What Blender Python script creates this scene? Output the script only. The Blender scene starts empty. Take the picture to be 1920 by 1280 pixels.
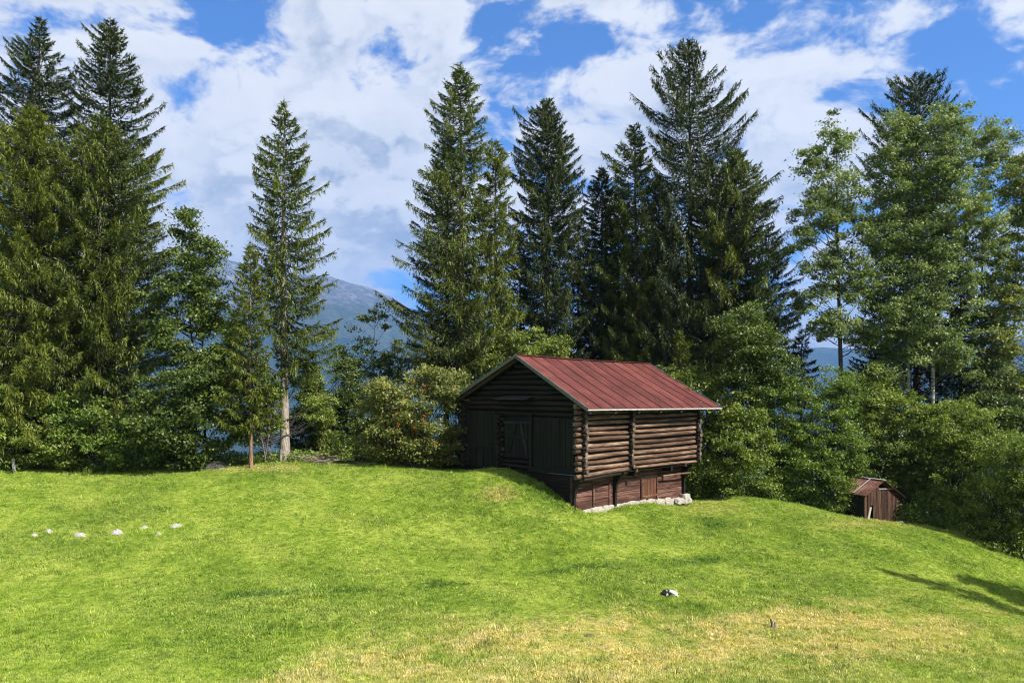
import bpy, math, random
import numpy as np
from mathutils import Vector, Matrix, noise as mnoise
R = math.radians
scene = bpy.context.scene
COL = scene.collection

# ------------------------------------------------------------------ camera
F = 1440.0            # focal length in photo pixels (1920 wide)
cam_d = bpy.data.cameras.new('camera'); cam = bpy.data.objects.new('camera', cam_d); COL.objects.link(cam)
cam_d.sensor_width = 36; cam_d.lens = 27.0; cam_d.shift_y = 100/1920.0
cam_d.clip_start = 0.1; cam_d.clip_end = 60000
cam.location = (0, 0, 0); cam.rotation_euler = (R(90), 0, 0)
scene.camera = cam

# ------------------------------------------------------------------ sun, sky
SUN_EL = R(45); SUN_H = Vector((0.83, -0.557)).normalized()
SUN = Vector((SUN_H.x*math.cos(SUN_EL), SUN_H.y*math.cos(SUN_EL), math.sin(SUN_EL)))
sd = bpy.data.lights.new('sun', 'SUN'); sd.energy = 5.0; sd.angle = R(0.5); sd.color = (1.0, 0.95, 0.86)
so = bpy.data.objects.new('sun', sd); COL.objects.link(so)
so.rotation_euler = SUN.to_track_quat('Z', 'Y').to_euler()
scene.view_settings.view_transform = 'Standard'; scene.view_settings.look = 'None'
scene.view_settings.exposure = 1.15; scene.view_settings.gamma = 1.0
scene.view_settings.use_curve_mapping = False

class NT:
    """small helper to write node trees"""
    def __init__(s, nt): s.t = nt; s.n = nt.nodes; s.l = nt.links
    def node(s, typ, **kw):
        x = s.n.new(typ)
        for k, v in kw.items(): setattr(x, k, v)
        return x
    def put(s, sock, v):
        if v is None: return
        if hasattr(v, 'is_output') or isinstance(v, bpy.types.NodeSocket): s.l.new(v, sock)
        else: sock.default_value = v
    def math(s, op, a, b=None, c=None, clamp=False):
        x = s.node('ShaderNodeMath', operation=op); x.use_clamp = clamp
        s.put(x.inputs[0], a); s.put(x.inputs[1], b); s.put(x.inputs[2], c); return x.outputs[0]
    def vec(s, op, a, b=None, scale=None):
        x = s.node('ShaderNodeVectorMath', operation=op)
        s.put(x.inputs[0], a)
        if b is not None: s.put(x.inputs[1], b)
        if scale is not None: s.put(x.inputs['Scale'], scale)
        return x.outputs['Value'] if op in ('LENGTH', 'DISTANCE', 'DOT_PRODUCT') else x.outputs[0]
    def mix(s, f, a, b, typ='MIX'):
        x = s.node('ShaderNodeMix', data_type='RGBA', blend_type=typ)
        s.put(x.inputs[0], f)
        s.put(x.inputs[6], a if not isinstance(a, tuple) else (*a[:3], 1)); s.put(x.inputs[7], b if not isinstance(b, tuple) else (*b[:3], 1))
        return x.outputs[2]
    def noise(s, vec, scale, detail=4, rough=.55, dim='3D', dist=0.0, col=False):
        x = s.node('ShaderNodeTexNoise', noise_dimensions=dim)
        if vec is not None: s.l.new(vec, x.inputs['Vector'])
        x.inputs['Scale'].default_value = scale; x.inputs['Detail'].default_value = detail
        x.inputs['Roughness'].default_value = rough; x.inputs['Distortion'].default_value = dist
        return x.outputs['Color' if col else 0]
    def smooth(s, v, lo, hi, a=0.0, b=1.0):
        x = s.node('ShaderNodeMapRange', interpolation_type='SMOOTHSTEP')
        s.put(x.inputs[0], v); x.inputs[1].default_value = lo; x.inputs[2].default_value = hi
        x.inputs[3].default_value = a; x.inputs[4].default_value = b; return x.outputs[0]
    def ramp(s, v, stops):
        x = s.node('ShaderNodeValToRGB'); s.put(x.inputs[0], v)
        e = x.color_ramp.elements
        while len(e) < len(stops): e.new(0.5)
        for k, (p, c) in enumerate(stops): e[k].position = p; e[k].color = (*c, 1)
        return x.outputs[0]

def px_dir(px, py):
    return Vector(((px-960)/F, 1.0, (740-py)/F)).normalized()

world = bpy.data.worlds.new('World'); scene.world = world; world.use_nodes = True
w = NT(world.node_tree); w.n.clear()
sky = w.node('ShaderNodeTexSky', sky_type='NISHITA'); sky.sun_disc = False
sky.sun_elevation = SUN_EL; sky.sun_rotation = math.atan2(SUN_H.x, SUN_H.y)
sky.altitude = 900; sky.air_density = 1.0; sky.dust_density = 0.3; sky.ozone_density = 2.5
skycol = w.mix(1.0, sky.outputs[0], (0.50, 0.92, 1.45), 'MULTIPLY')
bg1 = w.node('ShaderNodeBackground'); w.l.new(skycol, bg1.inputs[0]); bg1.inputs[1].default_value = 0.062
tc = w.node('ShaderNodeTexCoord'); D = tc.outputs['Generated']
D = w.vec('NORMALIZE', D)
P0 = w.vec('MULTIPLY', D, (1.0, 1.0, 1.75))
warp = w.vec('SCALE', w.vec('SUBTRACT', w.noise(P0, 2.6, 3, .5, col=True), (.5, .5, .5)), scale=0.20)
P1 = w.vec('ADD', P0, warp)
def cloud_field(p):
    a = w.noise(p, 5.6, 9, .57)
    b = w.noise(p, 13.0, 7, .62)
    return w.math('ADD', w.math('MULTIPLY', a, 0.62), w.math('MULTIPLY', b, 0.38))
f0 = cloud_field(P1)
# where the openings and the heavy banks of this sky stand (world directions)
BL = [(400, 25, .045, -.20), (445, 75, .04, -.12), (330, 175, .05, -.13), (415, 195, .035, -.10), (735, 25, .05, -.14), (880, 45, .06, -.14),
      (960, 90, .07, -.16), (1110, 115, .075, -.20), (1010, 210, .055, -.18), (935, 225, .04, -.14), (1130, 190, .05, -.16), (700, 245, .03, -.12),
      (1240, 60, .05, -.10), (1430, 60, .05, -.12), (1600, 20, .05, -.12), (1740, 95, .06, -.20), (1850, 60, .05, -.14), (1860, 235, .08, -.20),
      (1910, 175, .05, -.14), (1440, 345, .05, -.15), (1480, 560, .06, -.14), (725, 525, .055, -.18), (1250, 165, .04, -.08), (1650, 190, .05, -.06),
      (150, 60, .16, .10), (250, 220, .1, .05), (600, 60, .11, .10), (600, 300, .2, .12), (450, 400, .2, .10), (700, 400, .16, .12),
      (820, 130, .1, .07), (1060, 290, .08, .10), (1150, 50, .05, .08), (1420, 170, .12, .14), (1520, 260, .12, .12), (1180, 290, .10, .12),
      (1690, 50, .06, .12), (1800, 150, .09, .13), (1440, 430, .07, .08), (60, 250, .15, .08), (1530, 620, .05, .06)]
bias = None
for (bx, by, br, bw) in BL:
    dist = w.vec('DISTANCE', D, tuple(px_dir(bx, by)))
    g = w.smooth(dist, 0.0, br*1.5, bw, 0.0)
    bias = g if bias is None else w.math('ADD', bias, g)
elev = w.node('ShaderNodeSeparateXYZ'); w.l.new(D, elev.inputs[0])
dens = w.math('ADD', w.math('MULTIPLY_ADD', w.math('SUBTRACT', f0, .5), 2.0, .5), w.math('MULTIPLY_ADD', bias, .58, .062))
alpha = w.smooth(dens, 0.42, 0.60)
# light and shade inside the cloud: thickness towards the sun
so_ = (SUN.x*0.028, SUN.y*0.028, SUN.z*0.028*1.75)
f1 = cloud_field(w.vec('ADD', P1, so_))
lit = w.smooth(w.math('SUBTRACT', f0, f1), -0.05, 0.045)
body = w.smooth(w.noise(w.vec('ADD', P1, (3.1, .4, 1.7)), 5.5, 6, .6), 0.40, 0.62)
thick = w.smooth(dens, 0.50, 0.85)
shade = w.math('MULTIPLY', w.math('SUBTRACT', 1.0, w.math('MULTIPLY', w.math('ADD', w.math('MULTIPLY', lit, .62), w.math('MULTIPLY', body, .38)), 1.0)), w.math('ADD', w.math('MULTIPLY', thick, .7), .3), clamp=True)
ccol = w.ramp(shade, [(0.0, (0.48, 0.475, 0.47)), (0.33, (0.42, 0.423, 0.43)), (0.68, (0.305, 0.322, 0.352)), (1.0, (0.20, 0.23, 0.28))])
bg2 = w.node('ShaderNodeBackground'); w.l.new(ccol, bg2.inputs[0]); bg2.inputs[1].default_value = 1.0
mx = w.node('ShaderNodeMixShader'); w.l.new(alpha, mx.inputs[0]); w.l.new(bg1.outputs[0], mx.inputs[1]); w.l.new(bg2.outputs[0], mx.inputs[2])
wo = w.node('ShaderNodeOutputWorld'); w.l.new(mx.outputs[0], wo.inputs[0])
world.cycles.sampling_method = 'MANUAL'; world.cycles.sample_map_resolution = 512

# ------------------------------------------------------------------ helpers
def pt(px, py, d):
    """world point seen at photo pixel (px,py) at distance d along the view axis"""
    return Vector(((px-960)/F*d, d, (740-py)/F*d))

def tag(o, label=None, cat=None, group=None, kind=None):
    if label: o['label'] = label
    if cat: o['category'] = cat
    if group: o['group'] = group
    if kind: o['kind'] = kind
    return o

def empty(name, loc, label=None, cat=None, group=None, rz=0.0):
    o = bpy.data.objects.new(name, None); COL.objects.link(o)
    o.location = loc; o.rotation_euler = (0, 0, rz); o.empty_display_size = .3
    return tag(o, label, cat, group)

def new_mesh(name, verts, faces, mat=None, smooth=False, attr=None):
    """verts (n,3) array, faces: (m,3) or (m,4) int array or list of tuples"""
    me = bpy.data.meshes.new(name)
    if isinstance(faces, np.ndarray):
        v = np.asarray(verts, np.float32); k = faces.shape[1]
        me.vertices.add(len(v)); me.vertices.foreach_set('co', v.ravel())
        me.loops.add(faces.size); me.loops.foreach_set('vertex_index', faces.astype(np.int32).ravel())
        me.polygons.add(len(faces)); me.polygons.foreach_set('loop_start', np.arange(0, faces.size, k, dtype=np.int32))
        me.polygons.foreach_set('loop_total', np.full(len(faces), k, np.int32))
        me.update(calc_edges=True)
    else:
        me.from_pydata([tuple(p) for p in verts], [], faces); me.update()
    if smooth: me.polygons.foreach_set('use_smooth', np.ones(len(me.polygons), bool))
    for nm, arr in (attr or {}).items():
        a = me.attributes.new(nm, 'FLOAT', 'POINT'); a.data.foreach_set('value', np.asarray(arr, np.float32))
    if mat: me.materials.append(mat)
    return me

def link(name, me, parent=None, loc=None, rot=None):
    o = bpy.data.objects.new(name, me); COL.objects.link(o)
    if parent: o.parent = parent
    if loc is not None: o.location = loc
    if rot is not None: o.rotation_euler = rot
    return o

def part(name, verts, faces, mat, parent, smooth=False, attr=None):
    return link(name, new_mesh(name, verts, faces, mat, smooth, attr), parent)

DK = .78                      # scales most colours below to suit this exposure
def dk(c): return tuple(x*DK for x in c)
# materials -------------------------------------------------------
def material(name):
    m = bpy.data.materials.new(name); m.use_nodes = True
    t = NT(m.node_tree); t.n.clear()
    out = t.node('ShaderNodeOutputMaterial')
    return m, t, out

def principled(t, out, color, rough=.8, bump=None, bstr=.3, bdist=.02, spec=.3):
    b = t.node('ShaderNodeBsdfPrincipled')
    t.put(b.inputs['Base Color'], color if not isinstance(color, tuple) else (*color, 1))
    t.put(b.inputs['Roughness'], rough); b.inputs['Specular IOR Level'].default_value = spec
    if bump is not None:
        bp = t.node('ShaderNodeBump'); bp.inputs['Strength'].default_value = bstr; bp.inputs['Distance'].default_value = bdist
        t.l.new(bump, bp.inputs['Height']); t.l.new(bp.outputs[0], b.inputs['Normal'])
    t.l.new(b.outputs[0], out.inputs[0]); return b

def leaf_mat(name, c0, c1, c2, trans=.35, rough=.5, spec=.35):
    """foliage: colour from the per-leaf value v, light passing through the leaves"""
    m, t, out = material(name)
    a = t.node('ShaderNodeAttribute', attribute_name='v')
    geo = t.node('ShaderNodeNewGeometry')
    big = t.noise(geo.outputs['Position'], .55, 3)
    f = t.math('ADD', t.math('MULTIPLY', a.outputs['Fac'], .75), t.math('MULTIPLY', t.smooth(big, .35, .65), .25))
    col = t.ramp(f, [(0.0, dk(c0)), (0.5, dk(c1)), (1.0, dk(c2))])
    b = t.node('ShaderNodeBsdfPrincipled'); t.l.new(col, b.inputs['Base Color'])
    b.inputs['Roughness'].default_value = rough; b.inputs['Specular IOR Level'].default_value = spec
    tr = t.node('ShaderNodeBsdfTranslucent')
    t.l.new(t.mix(1.0, col, (1.15, 1.25, .55), 'MULTIPLY'), tr.inputs[0])
    mx = t.node('ShaderNodeMixShader'); mx.inputs[0].default_value = trans
    t.l.new(b.outputs[0], mx.inputs[1]); t.l.new(tr.outputs[0], mx.inputs[2]); t.l.new(mx.outputs[0], out.inputs[0])
    return m

def bark_mat(name, ca, cb, scale=6.0, white=False):
    m, t, out = material(name)
    tc = t.node('ShaderNodeTexCoord'); p = t.vec('MULTIPLY', tc.outputs['Object'], (3, 3, .6) if not white else (1, 1, 4))
    n = t.noise(p, scale, 6, .65)
    col = t.mix(t.smooth(n, .38, .62), dk(ca), dk(cb))
    principled(t, out, col, .9, n, .6, .04, .2); return m

def wood_mat(name, c0, c1, c2, axis=0, freq=1.0, rough=.75, bstr=.5, spec=.25):
    """weathered timber with the grain along one local axis"""
    m, t, out = material(name)
    tc = t.node('ShaderNodeTexCoord'); oi = t.node('ShaderNodeObjectInfo')
    s = [28*freq, 28*freq, 28*freq]; s[axis] = 1.3*freq
    p = t.vec('ADD', t.vec('MULTIPLY', tc.outputs['Object'], tuple(s)), t.vec('SCALE', (37.0, 11.0, 5.0), scale=oi.outputs['Random']))
    g = t.noise(p, 1.0, 6, .6)
    s2 = [3.0]*3; s2[axis] = .8
    q = t.vec('ADD', t.vec('MULTIPLY', tc.outputs['Object'], tuple(s2)), t.vec('SCALE', (17.0, 31.0, 9.0), scale=oi.outputs['Random']))
    h = t.noise(q, 1.0, 4, .6)
    f = t.math('ADD', t.math('MULTIPLY', g, .6), t.math('MULTIPLY', h, .4))
    f = t.math('ADD', f, t.math('MULTIPLY', t.math('SUBTRACT', oi.outputs['Random'], .5), .14))
    col = t.ramp(f, [(0.30, dk(c0)), (0.5, dk(c1)), (0.68, dk(c2))])
    crack = t.smooth(g, .30, .40, .15, 1.0)
    col = t.mix(1.0, col, t.ramp(crack, [(0, (.25, .25, .25)), (1, (1, 1, 1))]), 'MULTIPLY')
    principled(t, out, col, rough, g, bstr, .012, spec); return m

MAT = {}
MAT['needle'] = leaf_mat('spruce_needles', (.024, .038, .007), (.088, .122, .016), (.210, .240, .034), .22, .5, .3)
MAT['needle_dark'] = leaf_mat('dark_spruce_needles', (.012, .021, .007), (.040, .060, .014), (.100, .122, .024), .18, .5, .3)
MAT['needle_young'] = leaf_mat('young_spruce_needles', (.038, .058, .008), (.130, .165, .020), (.240, .265, .035), .28, .5, .3)
MAT['leaf_mid'] = leaf_mat('green_leaves', (.044, .080, .012), (.150, .230, .034), (.310, .385, .080), .34, .5, .3)
MAT['leaf_dark'] = leaf_mat('dark_green_leaves', (.022, .043, .008), (.090, .135, .020), (.215, .270, .055), .26, .45, .35)
MAT['leaf_light'] = leaf_mat('light_green_leaves', (.068, .105, .014), (.205, .275, .045), (.390, .445, .110), .36, .5, .3)
MAT['leaf_aspen'] = leaf_mat('aspen_leaves', (.060, .092, .026), (.195, .260, .080), (.400, .450, .210), .34, .45, .35)
MAT['leaf_yellow'] = leaf_mat('yellowing_leaves', (.08, .10, .018), (.200, .235, .040), (.380, .370, .100), .36)
MAT['leaf_rowan'] = leaf_mat('rowan_leaves', (.07, .09, .018), (.190, .215, .045), (.360, .350, .110), .34)
MAT['bark'] = bark_mat('spruce_bark', (.09, .065, .05), (.22, .18, .15))
MAT['bark_pale'] = bark_mat('pale_spruce_bark', (.20, .16, .13), (.42, .37, .31))
MAT['bark_red'] = bark_mat('reddish_bark', (.16, .085, .05), (.36, .22, .14))
MAT['bark_dark'] = bark_mat('dark_bark', (.035, .03, .025), (.09, .08, .07))
MAT['bark_aspen'] = bark_mat('aspen_bark', (.06, .06, .05), (.52, .52, .46), 3.0, True)
MAT['berry'] = leaf_mat('rowan_berries', (.45, .09, .02), (.62, .15, .03), (.75, .30, .06), .0)
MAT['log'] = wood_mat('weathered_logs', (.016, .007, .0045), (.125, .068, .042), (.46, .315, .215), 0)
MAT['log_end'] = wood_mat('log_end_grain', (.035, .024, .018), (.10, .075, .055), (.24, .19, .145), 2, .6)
MAT['log_shaded'] = wood_mat('shaded_logs', (.004, .0028, .002), (.011, .0075, .005), (.027, .019, .013), 0)  # log wood painted near black to stand for the gable's shade
MAT['plank_shaded'] = wood_mat('shaded_planks', (.002, .0025, .0018), (.0062, .0075, .0052), (.017, .019, .0135), 2)  # boards painted near black for the shaded sides
MAT['plank_grey'] = wood_mat('grey_planks', (.010, .010, .010), (.028, .028, .027), (.065, .065, .064), 2)  # grey boards, darkened as well for the gable's shade
MAT['timber'] = wood_mat('red_brown_timbers', (.014, .007, .006), (.098, .042, .030), (.26, .145, .110), 0, .8)
MAT['door_wood'] = wood_mat('door_planks', (.035, .013, .008), (.12, .048, .026), (.27, .15, .085), 2, .8)
MAT['shed_plank'] = wood_mat('shed_planks', (.010, .005, .004), (.045, .020, .013), (.16, .085, .05), 2, 1.0)
MAT['white_wood'] = wood_mat('bleached_wood', (.22, .21, .19), (.38, .365, .34), (.5, .49, .46), 2)

def roof_mat(name, c0, c1, c2, rough=.72):
    m, t, out = material(name)
    tc = t.node('ShaderNodeTexCoord'); oi = t.node('ShaderNodeObjectInfo')
    off = t.vec('SCALE', (31.0, 17.0, 3.0), scale=oi.outputs['Random'])
    p = t.vec('ADD', tc.outputs['Object'], off)
    n1 = t.noise(p, 1.1, 5, .65); n2 = t.noise(p, 14.0, 5, .7)
    st = t.noise(t.vec('MULTIPLY', p, (9.0, .7, .7)), 1.0, 4, .6)
    f = t.math('ADD', t.math('ADD', t.math('MULTIPLY', n1, .5), t.math('MULTIPLY', n2, .25)), t.math('MULTIPLY', st, .25))
    f = t.math('ADD', t.math('MULTIPLY_ADD', t.math('SUBTRACT', f, .5), 1.1, .5), t.math('MULTIPLY', t.math('SUBTRACT', oi.outputs['Random'], .5), .14))
    col = t.ramp(f, [(.36, dk(c0)), (.50, dk(c1)), (.66, dk(c2))])
    dark = t.smooth(t.noise(p, 5.0, 6, .7), .60, .72)
    col = t.mix(t.math('MULTIPLY', dark, .45), col, (c0[0]*.55, c0[1]*.6, c0[2]*.7))
    principled(t, out, col, rough, t.math('ADD', n1, t.math('MULTIPLY', n2, .15)), .35, .03, .22); return m
MAT['roof'] = roof_mat('red_painted_sheet', (.056, .016, .014), (.118, .029, .024), (.185, .062, .048))
MAT['rust'] = roof_mat('rusty_sheet', (.06, .026, .018), (.14, .060, .042), (.32, .20, .16), .7)
def flat(name, c, rough=.7, spec=.3, var=.25, sc=6.0):
    m, t, out = material(name)
    tc = t.node('ShaderNodeTexCoord'); n = t.noise(tc.outputs['Object'], sc, 5, .6)
    c = dk(c); col = t.mix(t.smooth(n, .3, .7), tuple(x*(1-var) for x in c), tuple(min(1, x*(1+var)) for x in c))
    principled(t, out, col, rough, n, .3, .01, spec); return m
MAT['seam'] = flat('seam_metal', (.035, .016, .015), .6)
MAT['flashing'] = flat('pale_flashing', (.48, .46, .43), .5)
MAT['verge'] = flat('verge_sheet', (.11, .125, .11), .55)
MAT['soffit'] = flat('soffit_boards', (.06, .045, .035), .9)
MAT['white_stone'] = flat('whitewashed_stone', (.38, .35, .30), .95, .2, .22, 9)
MAT['gravel'] = flat('pale_gravel', (.36, .34, .31), .95, .2, .35, 25)
MAT['wire'] = flat('grey_wire', (.28, .28, .27), .5)
MAT['iron'] = flat('dark_iron', (.03, .028, .026), .5)
MAT['bag_white'] = flat('white_film', (.55, .55, .58), .35, .5, .08)
MAT['bag_black'] = flat('black_film', (.012, .012, .014), .35, .5, .2)
MAT['twig'] = flat('dead_twigs', (.30, .24, .18), .9, .2, .5, 14)
MAT['soil'] = flat('bare_soil', (.12, .085, .05), .95, .2, .4, 20)

# tubes -----------------------------------------------------------
def tube_arrays(paths, radii, sides=6, cap=True):
    """many tubes in one go: paths list of (k,3) arrays, radii list of (k,) arrays"""
    V, Fq, off = [], [], 0
    ang = np.arange(sides)*2*np.pi/sides; ca, sa = np.cos(ang), np.sin(ang)
    for P, r in zip(paths, radii):
        P = np.asarray(P, float); k = len(P)
        T = np.gradient(P, axis=0); T /= np.linalg.norm(T, axis=1, keepdims=True)+1e-9
        up = np.array([0, 0, 1.0]) if abs(T[0, 2]) < .8 else np.array([1.0, 0, 0])
        A = np.cross(T, up); A /= np.linalg.norm(A, axis=1, keepdims=True)+1e-9
        B = np.cross(T, A)
        ring = P[:, None, :] + np.asarray(r)[:, None, None]*(A[:, None, :]*ca[None, :, None] + B[:, None, :]*sa[None, :, None])
        V.append(ring.reshape(-1, 3))
        i = np.arange(k-1)[:, None]*sides; j = np.arange(sides)[None, :]; j2 = (j+1) % sides
        q = np.stack([i+j, i+sides+j, i+sides+j2, i+j2], -1).reshape(-1, 4)+off
        Fq.append(q)
        off += k*sides
    return np.concatenate(V), np.concatenate(Fq)

# ------------------------------------------------------------------ terrain
CP = [  # (photo x, photo y, distance)
    (-300, 882, 35), (-100, 884, 36.5), (0, 880, 37), (150, 884, 37.5), (300, 887, 37), (400, 879, 37.5), (550, 866, 39), (700, 869, 39), (830, 881, 39),
    (890, 884, 37.6), (933, 877, 36.4), (986, 892, 35.0), (1059, 944, 33.2), (1078, 958, 33.1), (1100, 964, 33.5), (1130, 961, 34.4), (1200, 951, 36.4), (1285, 950, 39.2),
    (1400, 934, 40.5), (1500, 949, 40.5), (1600, 969, 40), (1690, 980, 40.9), (1760, 992, 39.5), (1850, 1025, 37.5), (1920, 1056, 36), (2050, 1120, 34),
    (0, 1000, 27.5), (300, 985, 29.5), (600, 1000, 29), (900, 1000, 30), (940, 940, 32.8), (1100, 1010, 29.8), (1300, 1010, 32), (1500, 1030, 31.5), (1700, 1070, 30),
    (1850, 1120, 28), (1920, 1150, 27.5), (2050, 1190, 27), (-300, 1010, 26.5),
    (-300, 1150, 20), (0, 1150, 20.5), (500, 1150, 20.5), (900, 1135, 22), (1300, 1115, 24), (1600, 1145, 23.5), (1900, 1190, 22.5), (2200, 1230, 22),
    (-200, 1280, 15.5), (0, 1280, 15.5), (600, 1280, 15.5), (1200, 1280, 15.5), (1900, 1280, 16.8), (2300, 1330, 16)]
cpts = [tuple(pt(*c)) for c in CP]
cpts += [(x, 0.0, -2.4) for x in (-30, -12, 0, 12, 30)] + [(x, 8.0, -4.0 - .02*max(0, x)) for x in (-25, -10, 0, 10, 25)]
cpts += [(-45, 50, -6), (-25, 50, -5.4), (-8, 50, -5.6), (3, 49, -6.3), (15, 50, -8.3), (30, 50, -11), (48, 50, -15),
         (-45, 75, -15), (-20, 75, -14), (0, 75, -15), (25, 75, -18), (48, 75, -24), (-45, 92, -22), (0, 92, -23), (48, 92, -30),
         (40, 22, -9.5), (48, 35, -12.5), (-45, 20, -3.8), (-45, 35, -3.0)]
CPA = np.array(cpts)
def _phi(r2): return 0.5*r2*np.log(r2+1e-9)
_n = len(CPA); _d2 = ((CPA[:, None, :2]-CPA[None, :, :2])**2).sum(-1)
_A = np.zeros((_n+3, _n+3)); _A[:_n, :_n] = _phi(_d2)+np.eye(_n)*.25
_A[:_n, _n] = 1; _A[:_n, _n+1:] = CPA[:, :2]; _A[_n, :_n] = 1; _A[_n+1:, :_n] = CPA[:, :2].T
_W = np.linalg.solve(_A, np.concatenate([CPA[:, 2], np.zeros(3)]))
def ground_z(X, Y):
    X = np.asarray(X, float); Y = np.asarray(Y, float); sh = X.shape
    x = X.ravel(); y = Y.ravel(); xc = np.clip(x, -50, 52); yc = np.clip(y, -2, 92)
    z = np.empty_like(x)
    for s in range(0, len(x), 20000):
        a = xc[s:s+20000]; b = yc[s:s+20000]
        d2 = (a[:, None]-CPA[None, :, 0])**2+(b[:, None]-CPA[None, :, 1])**2
        z[s:s+20000] = _phi(d2)@_W[:_n]+_W[_n]+_W[_n+1]*a+_W[_n+2]*b
    far = np.hypot(x-xc, np.maximum(y-yc, 0))
    z = z - 430*(1-np.exp(-far/700.0))
    near = np.exp(-(far/10)**2)
    z += near*(.035*np.sin(x*1.7+.6*np.sin(y*1.3))*np.sin(y*1.9+x*.4)+.05*np.sin(x*.6+y*.45))
    return z.reshape(sh)
def gz(x, y): return float(ground_z(np.array([x]), np.array([y]))[0])

_c = [(0, 1345), (300, 1330), (480, 1292), (560, 1245), (700, 1208), (900, 1180), (1100, 1158), (1350, 1140), (1560, 1132), (1700, 1140), (1800, 1168), (1920, 1190)]
_cx = np.array([a for a, b in _c]); _cy = np.array([b for a, b in _c])
def fnoise(x, y, s, seed=0):
    """smooth pseudo noise, sum of rotated sines, about -1..1"""
    r = np.random.RandomState(seed+91); v = 0; amp = 0
    for k in range(9):
        a = r.uniform(0, 6.28); f = s*r.uniform(.5, 2.4); w_ = 1/(.6+f/s)
        v = v + w_*np.sin(x*f*np.cos(a)+y*f*np.sin(a)+r.uniform(0, 6.28)+1.3*np.sin(y*f*.7*np.cos(a)-x*f*.6*np.sin(a)+r.uniform(0, 6.28))); amp += w_
    return v/amp*1.9
def dryness(X, Y, Z):
    px = 960+F*X/np.maximum(Y, 3); py = 740-F*Z/np.maximum(Y, 3)
    b = np.interp(px, _cx, _cy)
    n = fnoise(X, Y, 1.1, 1); n2 = fnoise(X, Y, 3.2, 2)
    d = 1/(1+np.exp(-np.clip((py-b)/13+n*1.5+n2*.9, -60, 60)))
    low = 1/(1+np.exp(-np.clip((py-(1262-.10*(px-1400)))/12+n, -60, 60)))*(px > 1250)     # the greener strip below the dry band
    d = d*(1-.75*low)
    d *= np.clip(.74+.45*n2+.35*n, .1, 1.0)
    d = np.maximum(d, .75*np.exp(-(((px-935)/33)**2+((py-926)/15)**2)**1.5))
    d = np.maximum(d, .5*np.exp(-((py-878)/7)**2)*((px > 390) & (px < 560)))
    d = np.maximum(d, .55*np.exp(-(((px-1620)/75)**2+((py-982)/9)**2)))
    d = np.maximum(d, .35*np.exp(-((px-1330)/60)**2-((py-950)/14)**2))
    return np.clip(d*(Y > 6), 0, 1)
def lushness(X, Y, Z):
    """dark, rank green patches (weeds, and darker spots at the gable foot)"""
    px = 960+F*X/np.maximum(Y, 3); py = 740-F*Z/np.maximum(Y, 3)
    g = .32*np.clip(fnoise(X, Y, .8, 5)+.1, 0, 1)+.30*np.clip(fnoise(X, Y, 2.6, 15)-.25, 0, 1)
    line = np.interp(px, [0, 430, 720, 950, 1100, 1300, 1500], [1160, 1118, 1104, 1086, 1062, 1052, 1040])
    g += .85*np.exp(-((py-line)/7)**2)*np.clip(.5+fnoise(X, Y, 1.5, 6), 0, 1)*(px > 420)*(px < 1350)
    for (cx, cy, rx, ry, a) in ((1330, 985, 60, 16, .9), (640, 1095, 70, 18, .5), (1000, 900, 60, 22, .5), (1050, 930, 40, 25, .8), (1500, 1040, 130, 22, .35),  # two of them darken the grass at the gable foot
                                (240, 1250, 60, 12, .4), (620, 880, 90, 10, .3)):
        g += a*np.exp(-((px-cx)/rx)**2-((py-cy)/ry)**2)*np.clip(.6+.6*fnoise(X, Y, 2.2, 7), 0, 1)
    return np.clip(g*(Y > 6), 0, 1)

def axis_coords(lo, hi, step, far, neg):
    c = list(np.arange(lo, hi+1e-6, step)); s = step; v = hi
    while v < far: s *= 1.22; v += s; c.append(v)
    s = step; v = lo
    while v > neg: s *= 1.22; v -= s; c.insert(0, v)
    return np.array(c)
xs = axis_coords(-44, 50, .42, 13000, -13000); ys = axis_coords(6, 62, .42, 13500, -600)
GX, GY = np.meshgrid(xs, ys); GZ = ground_z(GX, GY)
nx, ny = len(xs), len(ys)
iy, ix = np.meshgrid(np.arange(ny-1), np.arange(nx-1), indexing='ij'); k0 = (iy*nx+ix).ravel()
gfaces = np.stack([k0, k0+1, k0+nx+1, k0+nx], -1)

def grass_color(t, dry, lush, pos):
    n1 = t.noise(pos, .35, 4, .6); n2 = t.noise(pos, 2.3, 5, .65)
    base = t.ramp(t.math('ADD', t.math('MULTIPLY', n1, .5), t.math('MULTIPLY', n2, .5)),
                  [(.30, (.135, .225, .018)), (.45, (.250, .362, .036)), (.58, (.370, .455, .078))])
    base = t.mix(t.math('MULTIPLY', lush, .8, clamp=True), base, (.050, .145, .010))
    dr = t.ramp(t.math('ADD', t.math('MULTIPLY', n2, .6), t.math('MULTIPLY', t.noise(pos, 9.0, 4, .7), .4)),
                [(.33, (.22, .24, .03)), (.44, (.50, .46, .11)), (.56, (.66, .57, .25)), (.70, (.42, .31, .16))])
    return t.mix(dry, base, dr)
gm, t, out = material('ground_turf')
dA = t.node('ShaderNodeAttribute', attribute_name='dry'); lA = t.node('ShaderNodeAttribute', attribute_name='lush')
geo = t.node('ShaderNodeNewGeometry'); pos = geo.outputs['Position']
gc = grass_color(t, dA.outputs['Fac'], lA.outputs['Fac'], pos)
gc = t.mix(1.0, gc, (.62, .60, .55), 'MULTIPLY')
sep = t.node('ShaderNodeSeparateXYZ'); t.l.new(pos, sep.inputs[0])
farf = t.smooth(sep.outputs[1], 120, 400)
fcol = t.ramp(t.noise(pos, .004, 6, .65), [(.40, (.018, .035, .016)), (.50, (.03, .055, .02)), (.56, (.10, .17, .05)), (.66, (.13, .20, .06))])
woodf = t.node('ShaderNodeAttribute', attribute_name='wood')
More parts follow.
